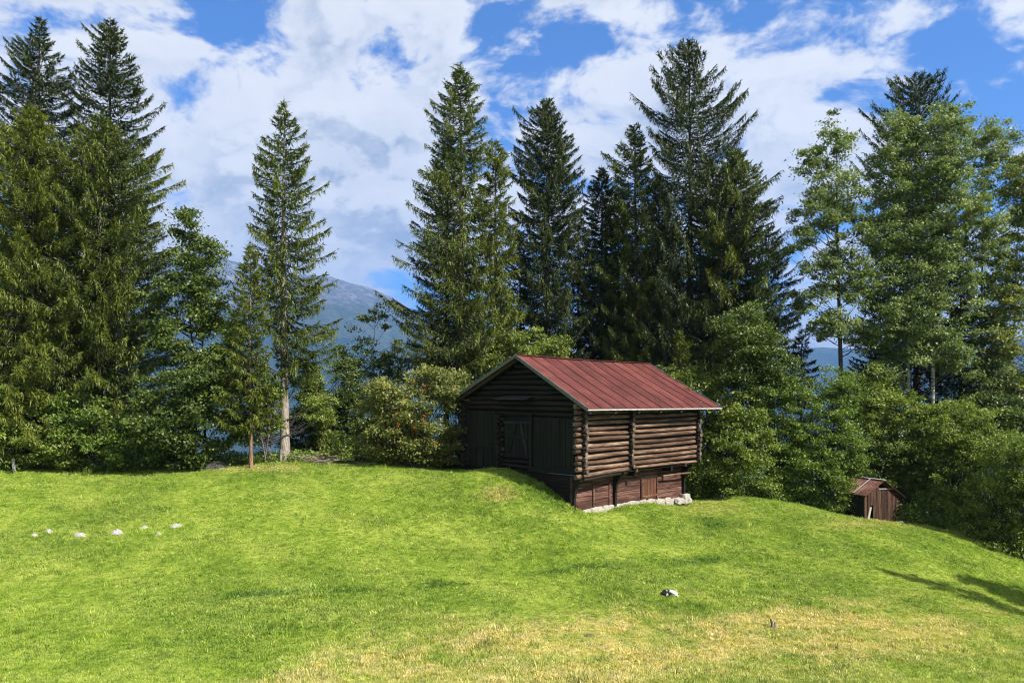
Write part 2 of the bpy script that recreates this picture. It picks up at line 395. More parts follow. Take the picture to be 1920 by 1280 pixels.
gc = t.mix(woodf.outputs['Fac'], gc, t.ramp(t.noise(pos, 5, 5, .6), [(.35, (.03, .024, .014)), (.6, (.075, .06, .03))]))  # dark brown floor instead of turf under the trees
gc = t.mix(farf, gc, fcol)
principled(t, out, gc, .95, t.noise(pos, 14, 5, .7), .8, .05, .15)
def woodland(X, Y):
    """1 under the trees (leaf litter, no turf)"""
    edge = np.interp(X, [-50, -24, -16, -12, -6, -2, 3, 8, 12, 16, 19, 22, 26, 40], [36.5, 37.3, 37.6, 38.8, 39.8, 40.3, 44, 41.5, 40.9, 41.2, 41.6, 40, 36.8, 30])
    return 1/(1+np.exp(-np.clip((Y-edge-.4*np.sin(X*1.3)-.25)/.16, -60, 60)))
gme = new_mesh('ground', np.stack([GX.ravel(), GY.ravel(), GZ.ravel()], -1), gfaces, gm, True,
               dict(dry=dryness(GX, GY, GZ).ravel(), lush=lushness(GX, GY, GZ).ravel(), wood=woodland(GX, GY).ravel()*(GY.ravel() < 200)))
ground = link('ground', gme); tag(ground, kind='structure')

# ------------------------------------------------------------------ mountains
def fractal(x, y, oct=6, seed=0, ridged=True):
    v = 0; a = 1.0; f = 1.0; tot = 0
    for k in range(oct):
        n = fnoise(x*f, y*f, 1.0, seed+k*3)*.5
        v = v + a*((1-np.abs(n)*2) if ridged else n); tot += a; a *= .52; f *= 2.03
    return v/tot
mm, t, out = material('mountain_rock')
geo = t.node('ShaderNodeNewGeometry'); pos = geo.outputs['Position']; sep = t.node('ShaderNodeSeparateXYZ'); t.l.new(pos, sep.inputs[0])
nn = t.noise(pos, .0022, 8, .62); n3 = t.noise(t.vec('MULTIPLY', pos, (1, 1, .35)), .011, 7, .68)
alt = t.math('ADD', sep.outputs[2], t.math('MULTIPLY', t.math('SUBTRACT', nn, .5), 1500))
rock = t.ramp(n3, [(.35, (.05, .047, .042)), (.55, (.13, .12, .11)), (.72, (.30, .28, .26))])
alpine = t.ramp(n3, [(.35, (.025, .035, .014)), (.6, (.06, .07, .032)), (.75, (.13, .12, .085))])
forest = t.ramp(n3, [(.35, (.012, .024, .012)), (.6, (.028, .048, .020)), (.75, (.055, .085, .03))])
c = t.mix(t.smooth(alt, 250, 620), forest, alpine); c = t.mix(t.smooth(alt, 800, 1150), c, rock)
scar = t.smooth(t.noise(t.vec('MULTIPLY', pos, (1, 1, .5)), .0035, 7, .7), .60, .67)
slope = t.node('ShaderNodeSeparateXYZ'); t.l.new(geo.outputs['Normal'], slope.inputs[0])
c = t.mix(t.math('MULTIPLY', scar, t.smooth(slope.outputs[2], .9, .6)), c, (.62, .60, .56))
principled(t, out, c, .95, n3, 1.0, 60, .1)
def mountain(name, r0, r1, skyx, skyy, nr, na, azr, rough, seed, label=None):
    az = np.linspace(R(azr[0]), R(azr[1]), na); rr = np.linspace(r0, r1, nr)
    A, Rr = np.meshgrid(az, rr); X = np.sin(A)*Rr; Y = np.cos(A)*Rr
    pxs = 960+F*np.tan(np.clip(A, -1.3, 1.3)); b = (740-np.interp(pxs, skyx, skyy))/F*np.cos(A)
    u = (Rr-r0)/(r1-r0); peak = .78
    prof = np.where(u < peak, (u/peak)**1.15, 1-(u-peak)/(1-peak)*.6)
    zr = b*(r0+(r1-r0)*peak)
    nz = fractal(X/1500, Y/1500, 7, seed)
    Z = -440+(zr+440)*prof + (nz-.55)*rough*np.clip(u*3, 0, 1)*(.35+.65*(1-np.exp(-((u-peak)/.2)**2)))
    iy, ix = np.meshgrid(np.arange(nr-1), np.arange(na-1), indexing='ij'); k = (iy*na+ix).ravel()
    o = link(name, new_mesh(name, np.stack([X.ravel(), Y.ravel(), Z.ravel()], -1), np.stack([k, k+1, k+na+1, k+na], -1), mm, False))
    tag(o, label, kind='structure'); return o
mountain('mountain', 4200, 10500, [-400, 0, 250, 330, 380, 430, 520, 600, 640, 690, 745, 800, 900, 1000, 1100], [470, 500, 500, 475, 455, 478, 500, 508, 516, 530, 552, 590, 650, 690, 700],
         150, 420, (-52, 14), 620, 3)
mountain('distant_mountain', 5200, 10500, [700, 900, 1100, 1300, 1450, 1540, 1700, 1900, 2100, 2400], [700, 690, 680, 670, 660, 652, 655, 640, 620, 600],
         90, 300, (-8, 50), 420, 17)

# ------------------------------------------------------------------ trees
def tris_from(base, axis, width_dir, length, width, rng):
    """one slim pointed triangle per row"""
    a = base - width_dir*(width/2)[:, None]; b = base + width_dir*(width/2)[:, None]; c = base + axis*length[:, None]
    V = np.stack([a, b, c], 1).reshape(-1, 3)
    return V
def unit(v): return v/(np.linalg.norm(v, axis=1, keepdims=True)+1e-9)

def wood_part(name, main, limbs, mats, root):
    """trunk or stem with the boughs that grow from it"""
    V, Q = main; nf = len(Q)
    if limbs is not None: V = np.concatenate([V, limbs[0]]); Q = np.concatenate([Q, limbs[1]+len(main[0])])
    o = part(name, V, Q, MAT[mats[0]], root, True); o.data.materials.append(MAT[mats[1]])
    mi = np.zeros(len(Q), np.int32); mi[nf:] = 1; o.data.polygons.foreach_set('material_index', mi); return o
def trunk_arrays(H, r, rng, lean=(0, 0), wob=.012, sides=9, top=1.0):
    k = 16; z = np.linspace(-.4, H*top, k); s = z/H
    x = lean[0]*s+wob*H*.15*np.sin(s*5+rng.uniform(0, 6)); y = lean[1]*s+wob*H*.15*np.sin(s*4+rng.uniform(0, 6))
    rad = r*np.clip(1-s/top*.97, .03, 1)**.85*(1+.5*np.exp(-np.clip(z, 0, None)/(.35+r)))
    return tube_arrays([np.stack([x, y, z], -1)], [rad], sides)

def spruce(px, d, prof, seed, label, mat='needle', bark='bark', trunk_r=None, dens=58, spacing=.052, droop=.35, upturn=.35, pend=.6, name='spruce', group='spruces of the wood', sparse=.0, xy=None, twig=(.09, .24)):
    """prof: rows (photo y, half width to the left, half width to the right) in photo pixels at distance d"""
    rng = np.random.RandomState(seed)
    X0 = (px-960)/F*d if xy is None else xy[0]; Y0 = d if xy is None else xy[1]
    Z0 = gz(X0, Y0)
    P = np.array(prof, float); zt = (740-P[:, 0])/F*d - Z0; wl = P[:, 1]/F*d; wr = P[:, 2]/F*d
    H = zt[0]; zb = zt[-1]
    root = empty(name, (X0, Y0, Z0), label, 'tree', group)
    trunk_ = trunk_arrays(H, trunk_r or H*.0105, rng)
    hs = []; z = zb
    while z < H-.12:
        hs.append(z+rng.uniform(-.5, .5)*spacing); z += spacing*(.75+.5*rng.rand())*(1.0 if z < H-2 else .8)
    hs = np.array(hs); n = len(hs)
    az = (np.arange(n)*2.39996+rng.uniform(-.5, .5, n)) % (2*np.pi)
    zi = zt[::-1]
    WL = np.interp(hs, zi, wl[::-1]); WR = np.interp(hs, zi, wr[::-1])
    ca = np.cos(az)
    L = np.where(ca < 0, WL*np.abs(ca)+(WL+WR)/2*(1-np.abs(ca)), WR*np.abs(ca)+(WL+WR)/2*(1-np.abs(ca)))
    big = np.exp(-((np.sin(hs*1.9+az*1.0+seed)+1)/1.0))      # some boughs stand out, some are short
    L = L*np.where(rng.rand(n) < .5, rng.uniform(.86, 1.14, n), rng.uniform(.45, .95, n))*(.88+.2*big)
    keep = rng.rand(n) > sparse*(.3+.7*rng.rand(n)); hs, az, L = hs[keep], az[keep], L[keep]; n = len(hs)
    t_ = np.clip((hs-zb)/(H-zb), 0, 1)                                           # 0 bottom .. 1 top
    slope0 = -droop*(1-t_)+.34*t_**2.2+rng.uniform(-.1, .1, n)
    curve = upturn*(1-.25*t_)+rng.uniform(-.08, .08, n)
    dirs = np.stack([np.cos(az), np.sin(az), np.zeros(n)], -1)
    side = np.stack([-np.sin(az), np.cos(az), np.zeros(n)], -1)
    bend = rng.uniform(-.16, .16, n)
    def at(i, s):
        l = L[i]
        return dirs[i]*(l*s)[:, None]+side[i]*(bend[i]*l*s*s)[:, None]+np.stack([0*s, 0*s, hs[i]+l*(slope0[i]*s+curve[i]*s*s - .25*np.sin(s*np.pi)*(1-t_[i])*droop)], -1)
    paths, radii = [], []
    ss = np.linspace(0, 1, 5)
    for i in range(n):
        if L[i] < .35: continue
        paths.append(at(np.full(5, i), ss)); radii.append((.012+.011*L[i])*np.linspace(1, .18, 5))
    wood_part('trunk', trunk_, tube_arrays(paths, radii, 3) if paths else None, (bark, 'bark_dark'), root)
    per = np.maximum(3, (dens*1.55*L*(.75+.5*rng.rand(n))).astype(int)); idx = np.repeat(np.arange(n), per); m = len(idx)
    s = rng.rand(m)**.62; s = np.clip(.06+.96*s, 0, 1.02)
    B = at(idx, s)
    T = unit(at(idx, s+.02)-at(idx, s-.02))
    typ = rng.rand(m); sgn = np.where(rng.rand(m) < .5, -1.0, 1.0)[:, None]
    sd_ = side[idx]*sgn
    # lateral spray offset: twigs sit on short side shoots, so the bough is wide like a fan
    fan = (1-s)*.30*L[idx]*rng.rand(m)**.8+.04; fan = np.minimum(fan, .75)
    hang = rng.rand(m)**1.3*pend*(.10+.22*np.minimum(L[idx], 2.4)*.5)
    down = np.array([0, 0, -1.0])
    base = B + sd_*fan[:, None] + T*(fan*.55)[:, None] + down*(fan*.22)[:, None]
    pendm = typ < .50
    base = base + np.where(pendm[:, None], down*(hang*(1.0-.55*t_[idx]))[:, None], 0)
    ax = np.where(pendm[:, None], down*1.0+T*.25+sd_*.15, T*.75+sd_*.65+down*.18)
    ax = unit(ax+rng.normal(0, .26, (m, 3)))
    ln = rng.uniform(twig[0], twig[1], m)*np.where(pendm, 1.15, .9)*(.75+.25*np.minimum(L[idx], 1.5)/1.5); wd = ln*rng.uniform(.12, .24, m)+.010
    wv = unit(np.cross(ax, rng.normal(0, 1, (m, 3))))
    V = tris_from(base, ax, wv, ln, wd, rng)
    tint = np.clip(.30+.42*s+rng.normal(0, .17, m)+.12*np.sin(idx*12.9), 0, 1)  # darker towards the trunk, painting in some inner crown shade
    # flat mats of needles that lie along each bough
    pm = np.maximum(1, (13*L).astype(int)); im = np.repeat(np.arange(n), pm); q = len(im); sm = .05+.9*rng.rand(q)**.8
    Bm = at(im, sm); Tm = unit(at(im, sm+.02)-at(im, sm-.02)); sg = rng.uniform(-1, 1, q)[:, None]; fm = np.minimum((1-sm)*.22*L[im]+.03, .45)
    am = unit(Tm+side[im]*sg*.8+down*.28+rng.normal(0, .15, (q, 3)))
    Vm = tris_from(Bm+side[im]*sg*fm[:, None]-down*-.03, am, unit(np.cross(am, unit(rng.normal(0, .5, (q, 3))+np.array([0, 0, 1.0])))), rng.uniform(.22, .40, q), rng.uniform(.09, .16, q), rng)
    V = np.concatenate([V, Vm]); tint = np.concatenate([tint, np.clip(.25+.3*sm+rng.normal(0, .12, q), 0, 1)])  # mats get the same painted shade towards the trunk
    # leader shoots
    V2 = tris_from(np.array([[0, 0, H-.5]]*4)+rng.normal(0, .03, (4, 3)), unit(np.array([[.03, 0, 1], [-.05, 0, 1], [0, .06, 1], [.3, .1, 1.0]])), unit(rng.normal(0, 1, (4, 3))), np.array([.75, .6, .5, .4]), np.array([.06]*4), rng)
    V = np.concatenate([V, V2]); tint = np.concatenate([tint, [.5]*4])
    part('crown', V, np.arange(len(V)).reshape(-1, 3), MAT[mat], root, False, dict(v=np.repeat(tint, 3)))
    STAT.append((name, len(V)//3))
    return root
STAT = []

LEAFK = 130
def broadleaf(name, px, d, lobes, seed, label, mat='leaf_mid', bark='bark', leaf=.085, dens=1.0, trunk_r=.12, stems=1, cat='shrub', group=None, cl=.24, open_=.0, trunk_top=None, base_y=None, lean=0.0, berries=0, xy=None, flatl=.5):
    """lobes: (photo x, photo y, rx, ry[, depth offset]) ellipses in photo pixels at distance d"""
    rng = np.random.RandomState(seed)
    X0 = (px-960)/F*d; Y0 = d
    if xy: X0, Y0 = xy
    Z0 = gz(X0, Y0)
    root = empty(name, (X0, Y0, Z0), label, cat, group)
    C, Rd = [], []
    for lb in lobes:
        lx, ly, rx, ry = lb[:4]; dz = lb[4] if len(lb) > 4 else 0
        C.append(((lx-960)/F*d-(px-960)/F*d, dz, (740-ly)/F*d-Z0)); Rd.append((rx/F*d, min(rx, ry*1.1)/F*d, ry/F*d))
    C = np.array(C); Rd = np.array(Rd); area = Rd[:, 0]*Rd[:, 2]
    ncl = np.maximum(6, (area*26*dens).astype(int)); li = np.repeat(np.arange(len(C)), ncl); M = len(li)
    u = unit(rng.normal(0, 1, (M, 3))); u[:, 1] -= .25; u = unit(u)                 # more growth on the light side
    lump = 1+.36*np.sin(u[:, 0]*5+li*2.1+seed)*np.sin(u[:, 2]*6+seed*.7)+.10*np.sin(u[:, 0]*13+u[:, 2]*11)
    rad = (.30+.70*rng.rand(M)**.45)*lump
    cc = C[li]+u*Rd[li]*rad[:, None]
    cc[:, 2] = np.maximum(cc[:, 2], .12+.2*rng.rand(M))
    if open_ > 0:
        g = fnoise(cc[:, 0]*1.0, cc[:, 2]*1.0+cc[:, 1]*.6, 1.5, seed); cc = cc[g > (-1.2+open_*1.6)]; M = len(cc)
    # limbs
    tops = C[np.argmax(C[:, 2])]; Ht = trunk_top or (tops[2]+Rd[np.argmax(C[:, 2]), 2]*.6)
    stemP, stemA, lp, lr = [], [], [], []
    for k in range(stems):
        a = rng.uniform(0, 6.28); sp = .0 if stems == 1 else rng.uniform(.25, .9)
        tx = (tops[0]*.75 if stems == 1 else C[k % len(C)][0]); ty = 0
        hh = Ht if stems == 1 else C[k % len(C)][2]+.3*Rd[k % len(C)][2]
        z = np.linspace(-.3, hh, 12); s = np.clip(z/hh, 0, 1)
        P = np.stack([sp*.3*np.cos(a)*(1-s)+tx*s**1.4+lean*s+.10*np.sin(s*6+k), sp*.3*np.sin(a)+sp*np.sin(a)*.8*s+.08*np.sin(s*5+k*2), z], -1)
        stemP.append(P); rr = trunk_r/(1 if stems == 1 else stems**.5)*np.clip(1-s*.93, .05, 1)
        stemA.append(tube_arrays([P], [rr], 8)); lp.append([]); lr.append([])
    sel = rng.choice(M, min(M, int(50+M*.15)), replace=False)
    for j in sel:
        q_ = rng.randint(len(stemP)); P = stemP[q_]; c = cc[j]
        hd = np.hypot(c[0]-np.interp(c[2], P[:, 2], P[:, 0]), c[1])
        h = np.clip(c[2]-hd*rng.uniform(.3, 1.2) if cat == 'tree' else c[2]*rng.uniform(.3, .75), .1, P[-1, 2]*.97); p0 = np.array([np.interp(h, P[:, 2], P[:, q]) for q in range(3)])
        s = np.linspace(0, 1, 5)[:, None]; mid = p0*(1-s)+c*s; mid[:, 2] += (np.sin(s[:, 0]*np.pi)*-.06*np.linalg.norm(c-p0)); mid[1:4] += rng.normal(0, .04, (3, 3))
        lp[q_].append(mid); lr[q_].append(np.linspace(.010+.009*np.linalg.norm(c-p0), .004, 5))
    for q_ in range(len(stemP)):
        wood_part('trunk' if stems == 1 else 'stem', stemA[q_], tube_arrays(lp[q_], lr[q_], 3) if lp[q_] else None, (bark, 'bark_dark' if 'aspen' not in bark else 'bark'), root)
    leaf = leaf*1.22
    nl = (rng.uniform(.5, 1.5, M)*LEAFK*(.085/leaf*1.22)**1.4).astype(int); ci = np.repeat(np.arange(M), nl); m = len(ci)
    sig = cl*rng.uniform(.5, 1.25, M)
    ctr = cc[ci]+rng.normal(0, 1, (m, 3))*sig[ci][:, None]*np.array([1, 1, flatl])
    ctr[:, 2] = np.maximum(ctr[:, 2], .05+.15*rng.rand(m))
    nrm = unit(rng.normal(0, 1, (m, 3))*.8+np.array([.25, -.25, .55])); a = unit(np.cross(nrm, rng.normal(0, 1, (m, 3)))); b = np.cross(nrm, a)
    ls = leaf*rng.uniform(.6, 1.35, m)
    V = np.stack([ctr-a*(ls*.42)[:, None], ctr+a*(ls*.42)[:, None]+b*(ls*.12)[:, None], ctr+b*(ls*1.15)[:, None]], 1).reshape(-1, 3)
    tint = np.clip(.5+rng.normal(0, .2, m)+np.repeat(rng.normal(0, .14, M), nl), 0, 1)
    part('crown', V, np.arange(len(V)).reshape(-1, 3), MAT[mat], root, False, dict(v=np.repeat(tint, 3)))
    STAT.append((name, m))
    if berries:
        bs = cc[rng.choice(M, min(M, berries))]+rng.normal(0, .14, (min(M, berries), 3))+np.array([.03, -.15, .05]); k = 14
        c2 = np.repeat(bs, k, 0)+rng.normal(0, .035, (len(bs)*k, 3)); r = .022
        oct_ = np.array([[1, 0, 0], [-1, 0, 0], [0, 1, 0], [0, -1, 0], [0, 0, 1], [0, 0, -1]])*r
        fo = np.array([[0, 2, 4], [2, 1, 4], [1, 3, 4], [3, 0, 4], [2, 0, 5], [1, 2, 5], [3, 1, 5], [0, 3, 5]])
        V = (c2[:, None, :]+oct_[None]).reshape(-1, 3); Q = (fo[None]+np.arange(len(c2))[:, None, None]*6).reshape(-1, 3)
        o = part('berries', V, Q, MAT['berry'], root, True, dict(v=np.repeat(rng.rand(len(c2)), 6))); o['kind'] = 'stuff'
    return root

G1 = 'spruces of the wood'
spruce(75, 45, [(31, 2, 2), (60, 13, 12), (80, 25, 19), (119, 66, 34), (156, 78, 52), (230, 105, 80), (330, 125, 105), (520, 130, 120), (720, 120, 120)], 11,
       'tall dark spruce, second tallest of the pair rising over the sunlit young spruces', 'needle_dark', dens=62, sparse=.25, upturn=.45)
spruce(207, 44, [(31, 2, 2), (60, 18, 16), (78, 36, 30), (105, 54, 34), (150, 66, 50), (165, 70, 60), (209, 78, 82), (330, 85, 90), (520, 100, 100), (700, 105, 105)], 12,
       'tall dark spruce with pointed top standing clear against cloud, beside the sunlit spruce mass', 'needle_dark', dens=62, sparse=.22, upturn=.45)
spruce(-62, 42, [(110, 2, 2), (200, 50, 45), (330, 90, 80), (520, 120, 110), (800, 140, 130)], 13, 'spruce cut by the picture edge beside the sunlit bushy spruce', 'needle', dens=45, sparse=.1)
spruce(62, 38.6, [(195, 2, 2), (240, 38, 34), (300, 85, 62), (400, 120, 88), (600, 160, 125), (800, 165, 140), (850, 150, 120)], 14,
       'sunlit bushy spruce with yellow green boughs sweeping to the ground near the meadow corner', 'needle_young', dens=62, spacing=.045, droop=.42, upturn=.30, pend=.9)
spruce(187, 39.6, [(212, 2, 2), (260, 36, 40), (308, 62, 92), (353, 80, 122), (500, 105, 135), (700, 120, 140), (840, 120, 125)], 15,
       'broad green spruce with drooping boughs below the tall pointed one', 'needle', dens=62, spacing=.045, droop=.50, upturn=.34, pend=1.0)
spruce(470, 37.2, [(455, 2, 2), (500, 18, 17), (560, 34, 30), (640, 48, 42), (740, 66, 56), (800, 70, 54)], 16,
       'slender young spruce with bare reddish lower trunk in front of the tall lone spruce', 'needle_young', 'bark_red', .085, dens=75, sparse=.08, spacing=.055, droop=.32)
spruce(533, 39.4, [(186, 2, 2), (220, 13, 12), (264, 34, 40), (293, 54, 46), (362, 58, 74), (437, 64, 90), (500, 62, 96), (560, 48, 112), (600, 38, 118), (640, 20, 105), (690, 10, 80)], 17,
       'tall lone spruce with pale bare lower trunk standing clear against the mountain', 'needle', 'bark_pale', .24, dens=56, sparse=.33, spacing=.05, droop=.50, upturn=.40, pend=1.2)
spruce(590, 42.0, [(688, 2, 2), (730, 24, 22), (800, 40, 34), (862, 46, 40)], 18, 'small drooping spruce behind the brush pile', 'needle', dens=56, spacing=.05, droop=.7, pend=1.0)
spruce(640, 45.0, [(770, 2, 2), (810, 20, 20), (868, 36, 34)], 40, 'low dark spruce tucked behind the small drooping one', 'needle_dark', dens=56, spacing=.05, droop=.6)
spruce(865, 44.6, [(117, 2, 2), (134, 16, 8), (184, 42, 40), (250, 66, 50), (349, 100, 58), (415, 104, 66), (480, 120, 76), (575, 144, 88), (640, 136, 98), (715, 105, 85)], 19,
       'tall spruce with open ragged flank directly behind the barn gable', 'needle', 'bark', .26, dens=60, sparse=.30, droop=.52, upturn=.36, pend=1.2)
spruce(838, 46.5, [(240, 2, 2), (300, 30, 30), (420, 60, 50), (560, 90, 70), (690, 80, 70)], 20, 'thin dark spruce half hidden behind the ragged one over the gable', 'needle_dark', 'bark_dark', .2, dens=52, sparse=.3, droop=.5)
spruce(930, 46, [(262, 3, 3), (300, 26, 24), (400, 46, 42), (500, 62, 52), (600, 68, 60), (690, 66, 60)], 21,
       'light yellowish spruce with hanging curtains of twigs above the barn ridge', 'needle_young', dens=70, droop=.5, pend=1.6, sparse=.15)
spruce(1028, 48, [(184, 3, 3), (205, 20, 10), (230, 38, 26), (261, 60, 34), (292, 72, 50), (340, 78, 66), (450, 82, 76), (600, 84, 80), (700, 80, 80)], 22,
       'dark blunt topped spruce between the ragged spruce and the small one', 'needle_dark', dens=80, spacing=.045, upturn=.45)
spruce(1128, 50, [(313, 3, 3), (350, 22, 22), (400, 40, 40), (500, 60, 60), (620, 72, 72), (700, 75, 75)], 23, 'small dark spruce in the dip between two tall crowns over the roof', 'needle_dark', dens=80, spacing=.05)
spruce(1192, 49, [(232, 3, 3), (266, 28, 16), (300, 50, 26), (400, 62, 52), (550, 80, 70), (700, 85, 85)], 24,
       'spruce forming the shoulder beside the tallest tree', 'needle', dens=70, spacing=.05, sparse=.15, pend=1.2)
spruce(1293, 48, [(73, 3, 3), (92, 12, 13), (109, 38, 20), (158, 66, 46), (184, 78, 78), (215, 88, 92), (238, 90, 116), (300, 92, 118), (450, 106, 128), (600, 116, 130), (700, 118, 130)], 25,
       'tallest spruce with open curved upswept top branches above the red roof', 'needle_dark', 'bark_dark', .28, dens=74, sparse=.45, spacing=.05, upturn=.62, droop=.42, pend=1.5)
spruce(1378, 46.5, [(277, 5, 5), (320, 30, 38), (354, 50, 70), (430, 80, 84), (520, 100, 94), (600, 100, 104), (690, 100, 90)], 26,
       'broad spruce with heavy hanging foliage to the side of the tallest one', 'needle', dens=78, spacing=.045, droop=.48, pend=1.6, sparse=.1)
spruce(1235, 49.5, [(330, 3, 3), (400, 30, 30), (500, 60, 58), (600, 80, 75), (700, 85, 80)], 38, 'yellow green spruce standing in front of the tallest trunk', 'needle', dens=50, spacing=.05, droop=.5, pend=1.5)
spruce(1440, 48, [(420, 3, 3), (480, 30, 35), (560, 50, 60), (640, 55, 62), (700, 60, 50)], 27, 'dark spruce with low feathery boughs reaching into the sky gap', 'needle_dark', dens=50, sparse=.4, droop=.5)
spruce(1085, 51, [(400, 3, 3), (460, 30, 30), (560, 50, 50), (700, 60, 60)], 90, 'dark spruce wedged low between the blunt topped one and the small one', 'needle_dark', dens=36, spacing=.07)
spruce(1160, 52, [(360, 3, 3), (420, 34, 34), (520, 60, 60), (700, 75, 75)], 91, 'dark spruce filling the space beside the small one behind the shoulder tree', 'needle_dark', dens=34, spacing=.07)
spruce(975, 50.5, [(430, 3, 3), (500, 36, 36), (600, 55, 55), (700, 60, 60)], 92, 'dark spruce seen low between the light yellowish one and the blunt topped one', 'needle_dark', dens=34, spacing=.07)
spruce(1330, 51, [(300, 3, 3), (360, 45, 45), (500, 80, 80), (700, 95, 95)], 93, 'shaded spruce close behind the tallest one, filling its far flank', 'needle_dark', dens=30, spacing=.07)
spruce(1276, 45, [(616, 2, 2), (650, 14, 14), (700, 22, 22), (770, 28, 28)], 28, 'very small spruce peeping over the eave beside the far roof corner', 'needle_young', dens=60)
spruce(1718, 49, [(137, 3, 3), (160, 24, 22), (185, 48, 44), (215, 60, 60), (240, 82, 76), (330, 95, 90), (600, 110, 110), (740, 110, 110)], 29,
       'dark spruce whose top rises above the aspens', 'needle_dark', dens=56, spacing=.07, upturn=.7, droop=.1)
spruce(1800, 46, [(480, 3, 3), (600, 55, 55), (740, 80, 80), (860, 80, 80)], 30, 'dark spruce in the shade between the white aspen trunks', 'needle_dark', dens=56)
spruce(1650, 47, [(520, 3, 3), (640, 50, 50), (780, 70, 70)], 39, 'dark spruce behind the pale aspen near the shed', 'needle_dark', dens=50)
spruce(1503, 50, [(612, 2, 2), (640, 12, 12), (680, 28, 28), (760, 45, 45)], 31, 'tiny far spruce top in the gap beside the dark aspen trunk', 'needle_dark', dens=50, sparse=.4)
# two spruces that stand beyond the frame and throw the shadows on the slope
spruce(0, 23.5, [(360, 5, 5), (430, 60, 60), (600, 120, 120), (800, 160, 160), (1150, 160, 160)], 32, 'spruce outside the frame casting the dark shadow on the slope', 'needle', dens=34, spacing=.08, xy=(29.4, 23.5), twig=(.25, .6))
spruce(0, 19.5, [(-65, 10, 10), (20, 60, 60), (150, 95, 95), (400, 130, 130), (800, 160, 160), (1200, 170, 170)], 33, 'spruce outside the frame casting the thin shadow on the slope', 'needle', dens=26, sparse=.3, spacing=.08, xy=(28.8, 19.5), twig=(.25, .6))

GA = 'aspens at the edge of the wood'
broadleaf('aspen', 1577, 44, [(1567, 255, 30, 46), (1522, 300, 32, 32), (1566, 350, 48, 45), (1540, 400, 62, 42), (1500, 450, 36, 30), (1600, 430, 42, 45), (1560, 500, 60, 40), (1520, 560, 38, 34), (1605, 530, 40, 45), (1550, 610, 45, 34), (1612, 620, 34, 40)],
          51, 'slender open aspen with dark bare trunk standing against the sky gap', 'leaf_aspen', 'bark_dark', .105, .85, .20, 1, 'tree', GA, .26, .34)
broadleaf('aspen', 1705, 44, [(1690, 250, 44, 52), (1665, 320, 40, 50), (1700, 370, 60, 60), (1665, 440, 45, 60), (1700, 500, 58, 60), (1665, 580, 46, 55), (1700, 640, 50, 50), (1655, 700, 34, 34)],
          52, 'leafy aspen with thin white trunk, nearest the slender open one', 'leaf_aspen', 'bark_aspen', .095, .86, .13, 1, 'tree', GA, .25, .34)
broadleaf('aspen', 1742, 43.6, [(1775, 245, 48, 52), (1760, 320, 62, 58), (1790, 400, 62, 60), (1745, 450, 55, 60), (1780, 530, 56, 55), (1735, 590, 48, 50), (1760, 650, 45, 40), (1795, 680, 34, 34)],
          53, 'broad leafy aspen with the brightest white trunk', 'leaf_aspen', 'bark_aspen', .095, .86, .16, 1, 'tree', GA, .25, .34)
broadleaf('aspen', 1835, 45, [(1855, 280, 44, 55), (1860, 370, 56, 60), (1840, 460, 58, 62), (1870, 550, 52, 60), (1825, 620, 50, 50), (1850, 690, 40, 40), (1830, 750, 46, 44), (1875, 700, 40, 40)],
          54, 'pale green aspen with white trunk seen below its crown', 'leaf_aspen', 'bark_aspen', .095, .86, .15, 1, 'tree', GA, .25, .34)
broadleaf('aspen', 1893, 44.5, [(1925, 350, 46, 70), (1935, 460, 50, 70), (1900, 560, 46, 60), (1880, 640, 44, 46), (1935, 650, 46, 56), (1900, 730, 46, 40)],
          55, 'yellowing aspen with two thin leaning trunks at the picture edge', 'leaf_yellow', 'bark_red', .10, .85, .12, 2, 'tree', GA, .26, .28)
GB = 'broadleaved trees among the spruces'
broadleaf('broadleaf_tree', 372, 39.0, [(352, 425, 28, 42), (385, 480, 32, 40), (350, 520, 52, 55), (395, 580, 42, 50), (350, 640, 70, 60), (400, 700, 50, 60), (300, 600, 40, 60)],
          56, 'tall dark leaved willow like tree leaning out against the mountain', 'leaf_dark', 'bark_dark', .10, 1.0, .14, 2, 'tree', GB, .26, .18)
broadleaf('broadleaf_tree', 700, 45.5, [(705, 615, 28, 34), (680, 680, 40, 50), (735, 690, 34, 50), (690, 770, 52, 60), (745, 790, 45, 60), (660, 830, 50, 40), (740, 840, 60, 40)],
          57, 'small dark tree in shade between the lone spruce and the rowan', 'leaf_dark', 'bark_dark', .10, .7, .12, 2, 'tree', GB, .26, .25)
broadleaf('broadleaf_tree', 1405, 42.0, [(1405, 600, 38, 34), (1375, 640, 50, 44), (1430, 650, 45, 45), (1400, 710, 70, 50), (1460, 700, 40, 50)],
          58, 'fresh green maple like tree against the dark spruces beside the roof', 'leaf_dark', 'bark_dark', 0.09, .9, .12, 2, 'tree', GB, .24, .22)  # fresh green tree given the dark leaves to paint in its part shade
GS = 'shrubs along the meadow edge'
def shrub(px, d, lobes, seed, label, mat='leaf_mid', **kw):
    kw.setdefault('stems', 4); kw.setdefault('trunk_r', .07); kw.setdefault('bark', 'bark')
    return broadleaf(kw.pop('name', 'shrub'), px, d, lobes, seed, label, mat, group=GS, **kw)
shrub(345, 37.6, [(340, 770, 88, 78), (390, 720, 60, 60), (300, 800, 60, 50), (360, 845, 80, 34), (270, 850, 60, 30), (440, 800, 30, 40)], 60, 'large rounded dark bush at the end of the shaded tree foot', 'leaf_dark', leaf=.10)
shrub(45, 37.2, [(40, 800, 70, 66), (10, 760, 50, 50), (100, 830, 50, 40), (60, 855, 80, 24)], 61, 'pale leaved hazel bush in the meadow corner beside the white post', 'leaf_light', leaf=.10, dens=.8)
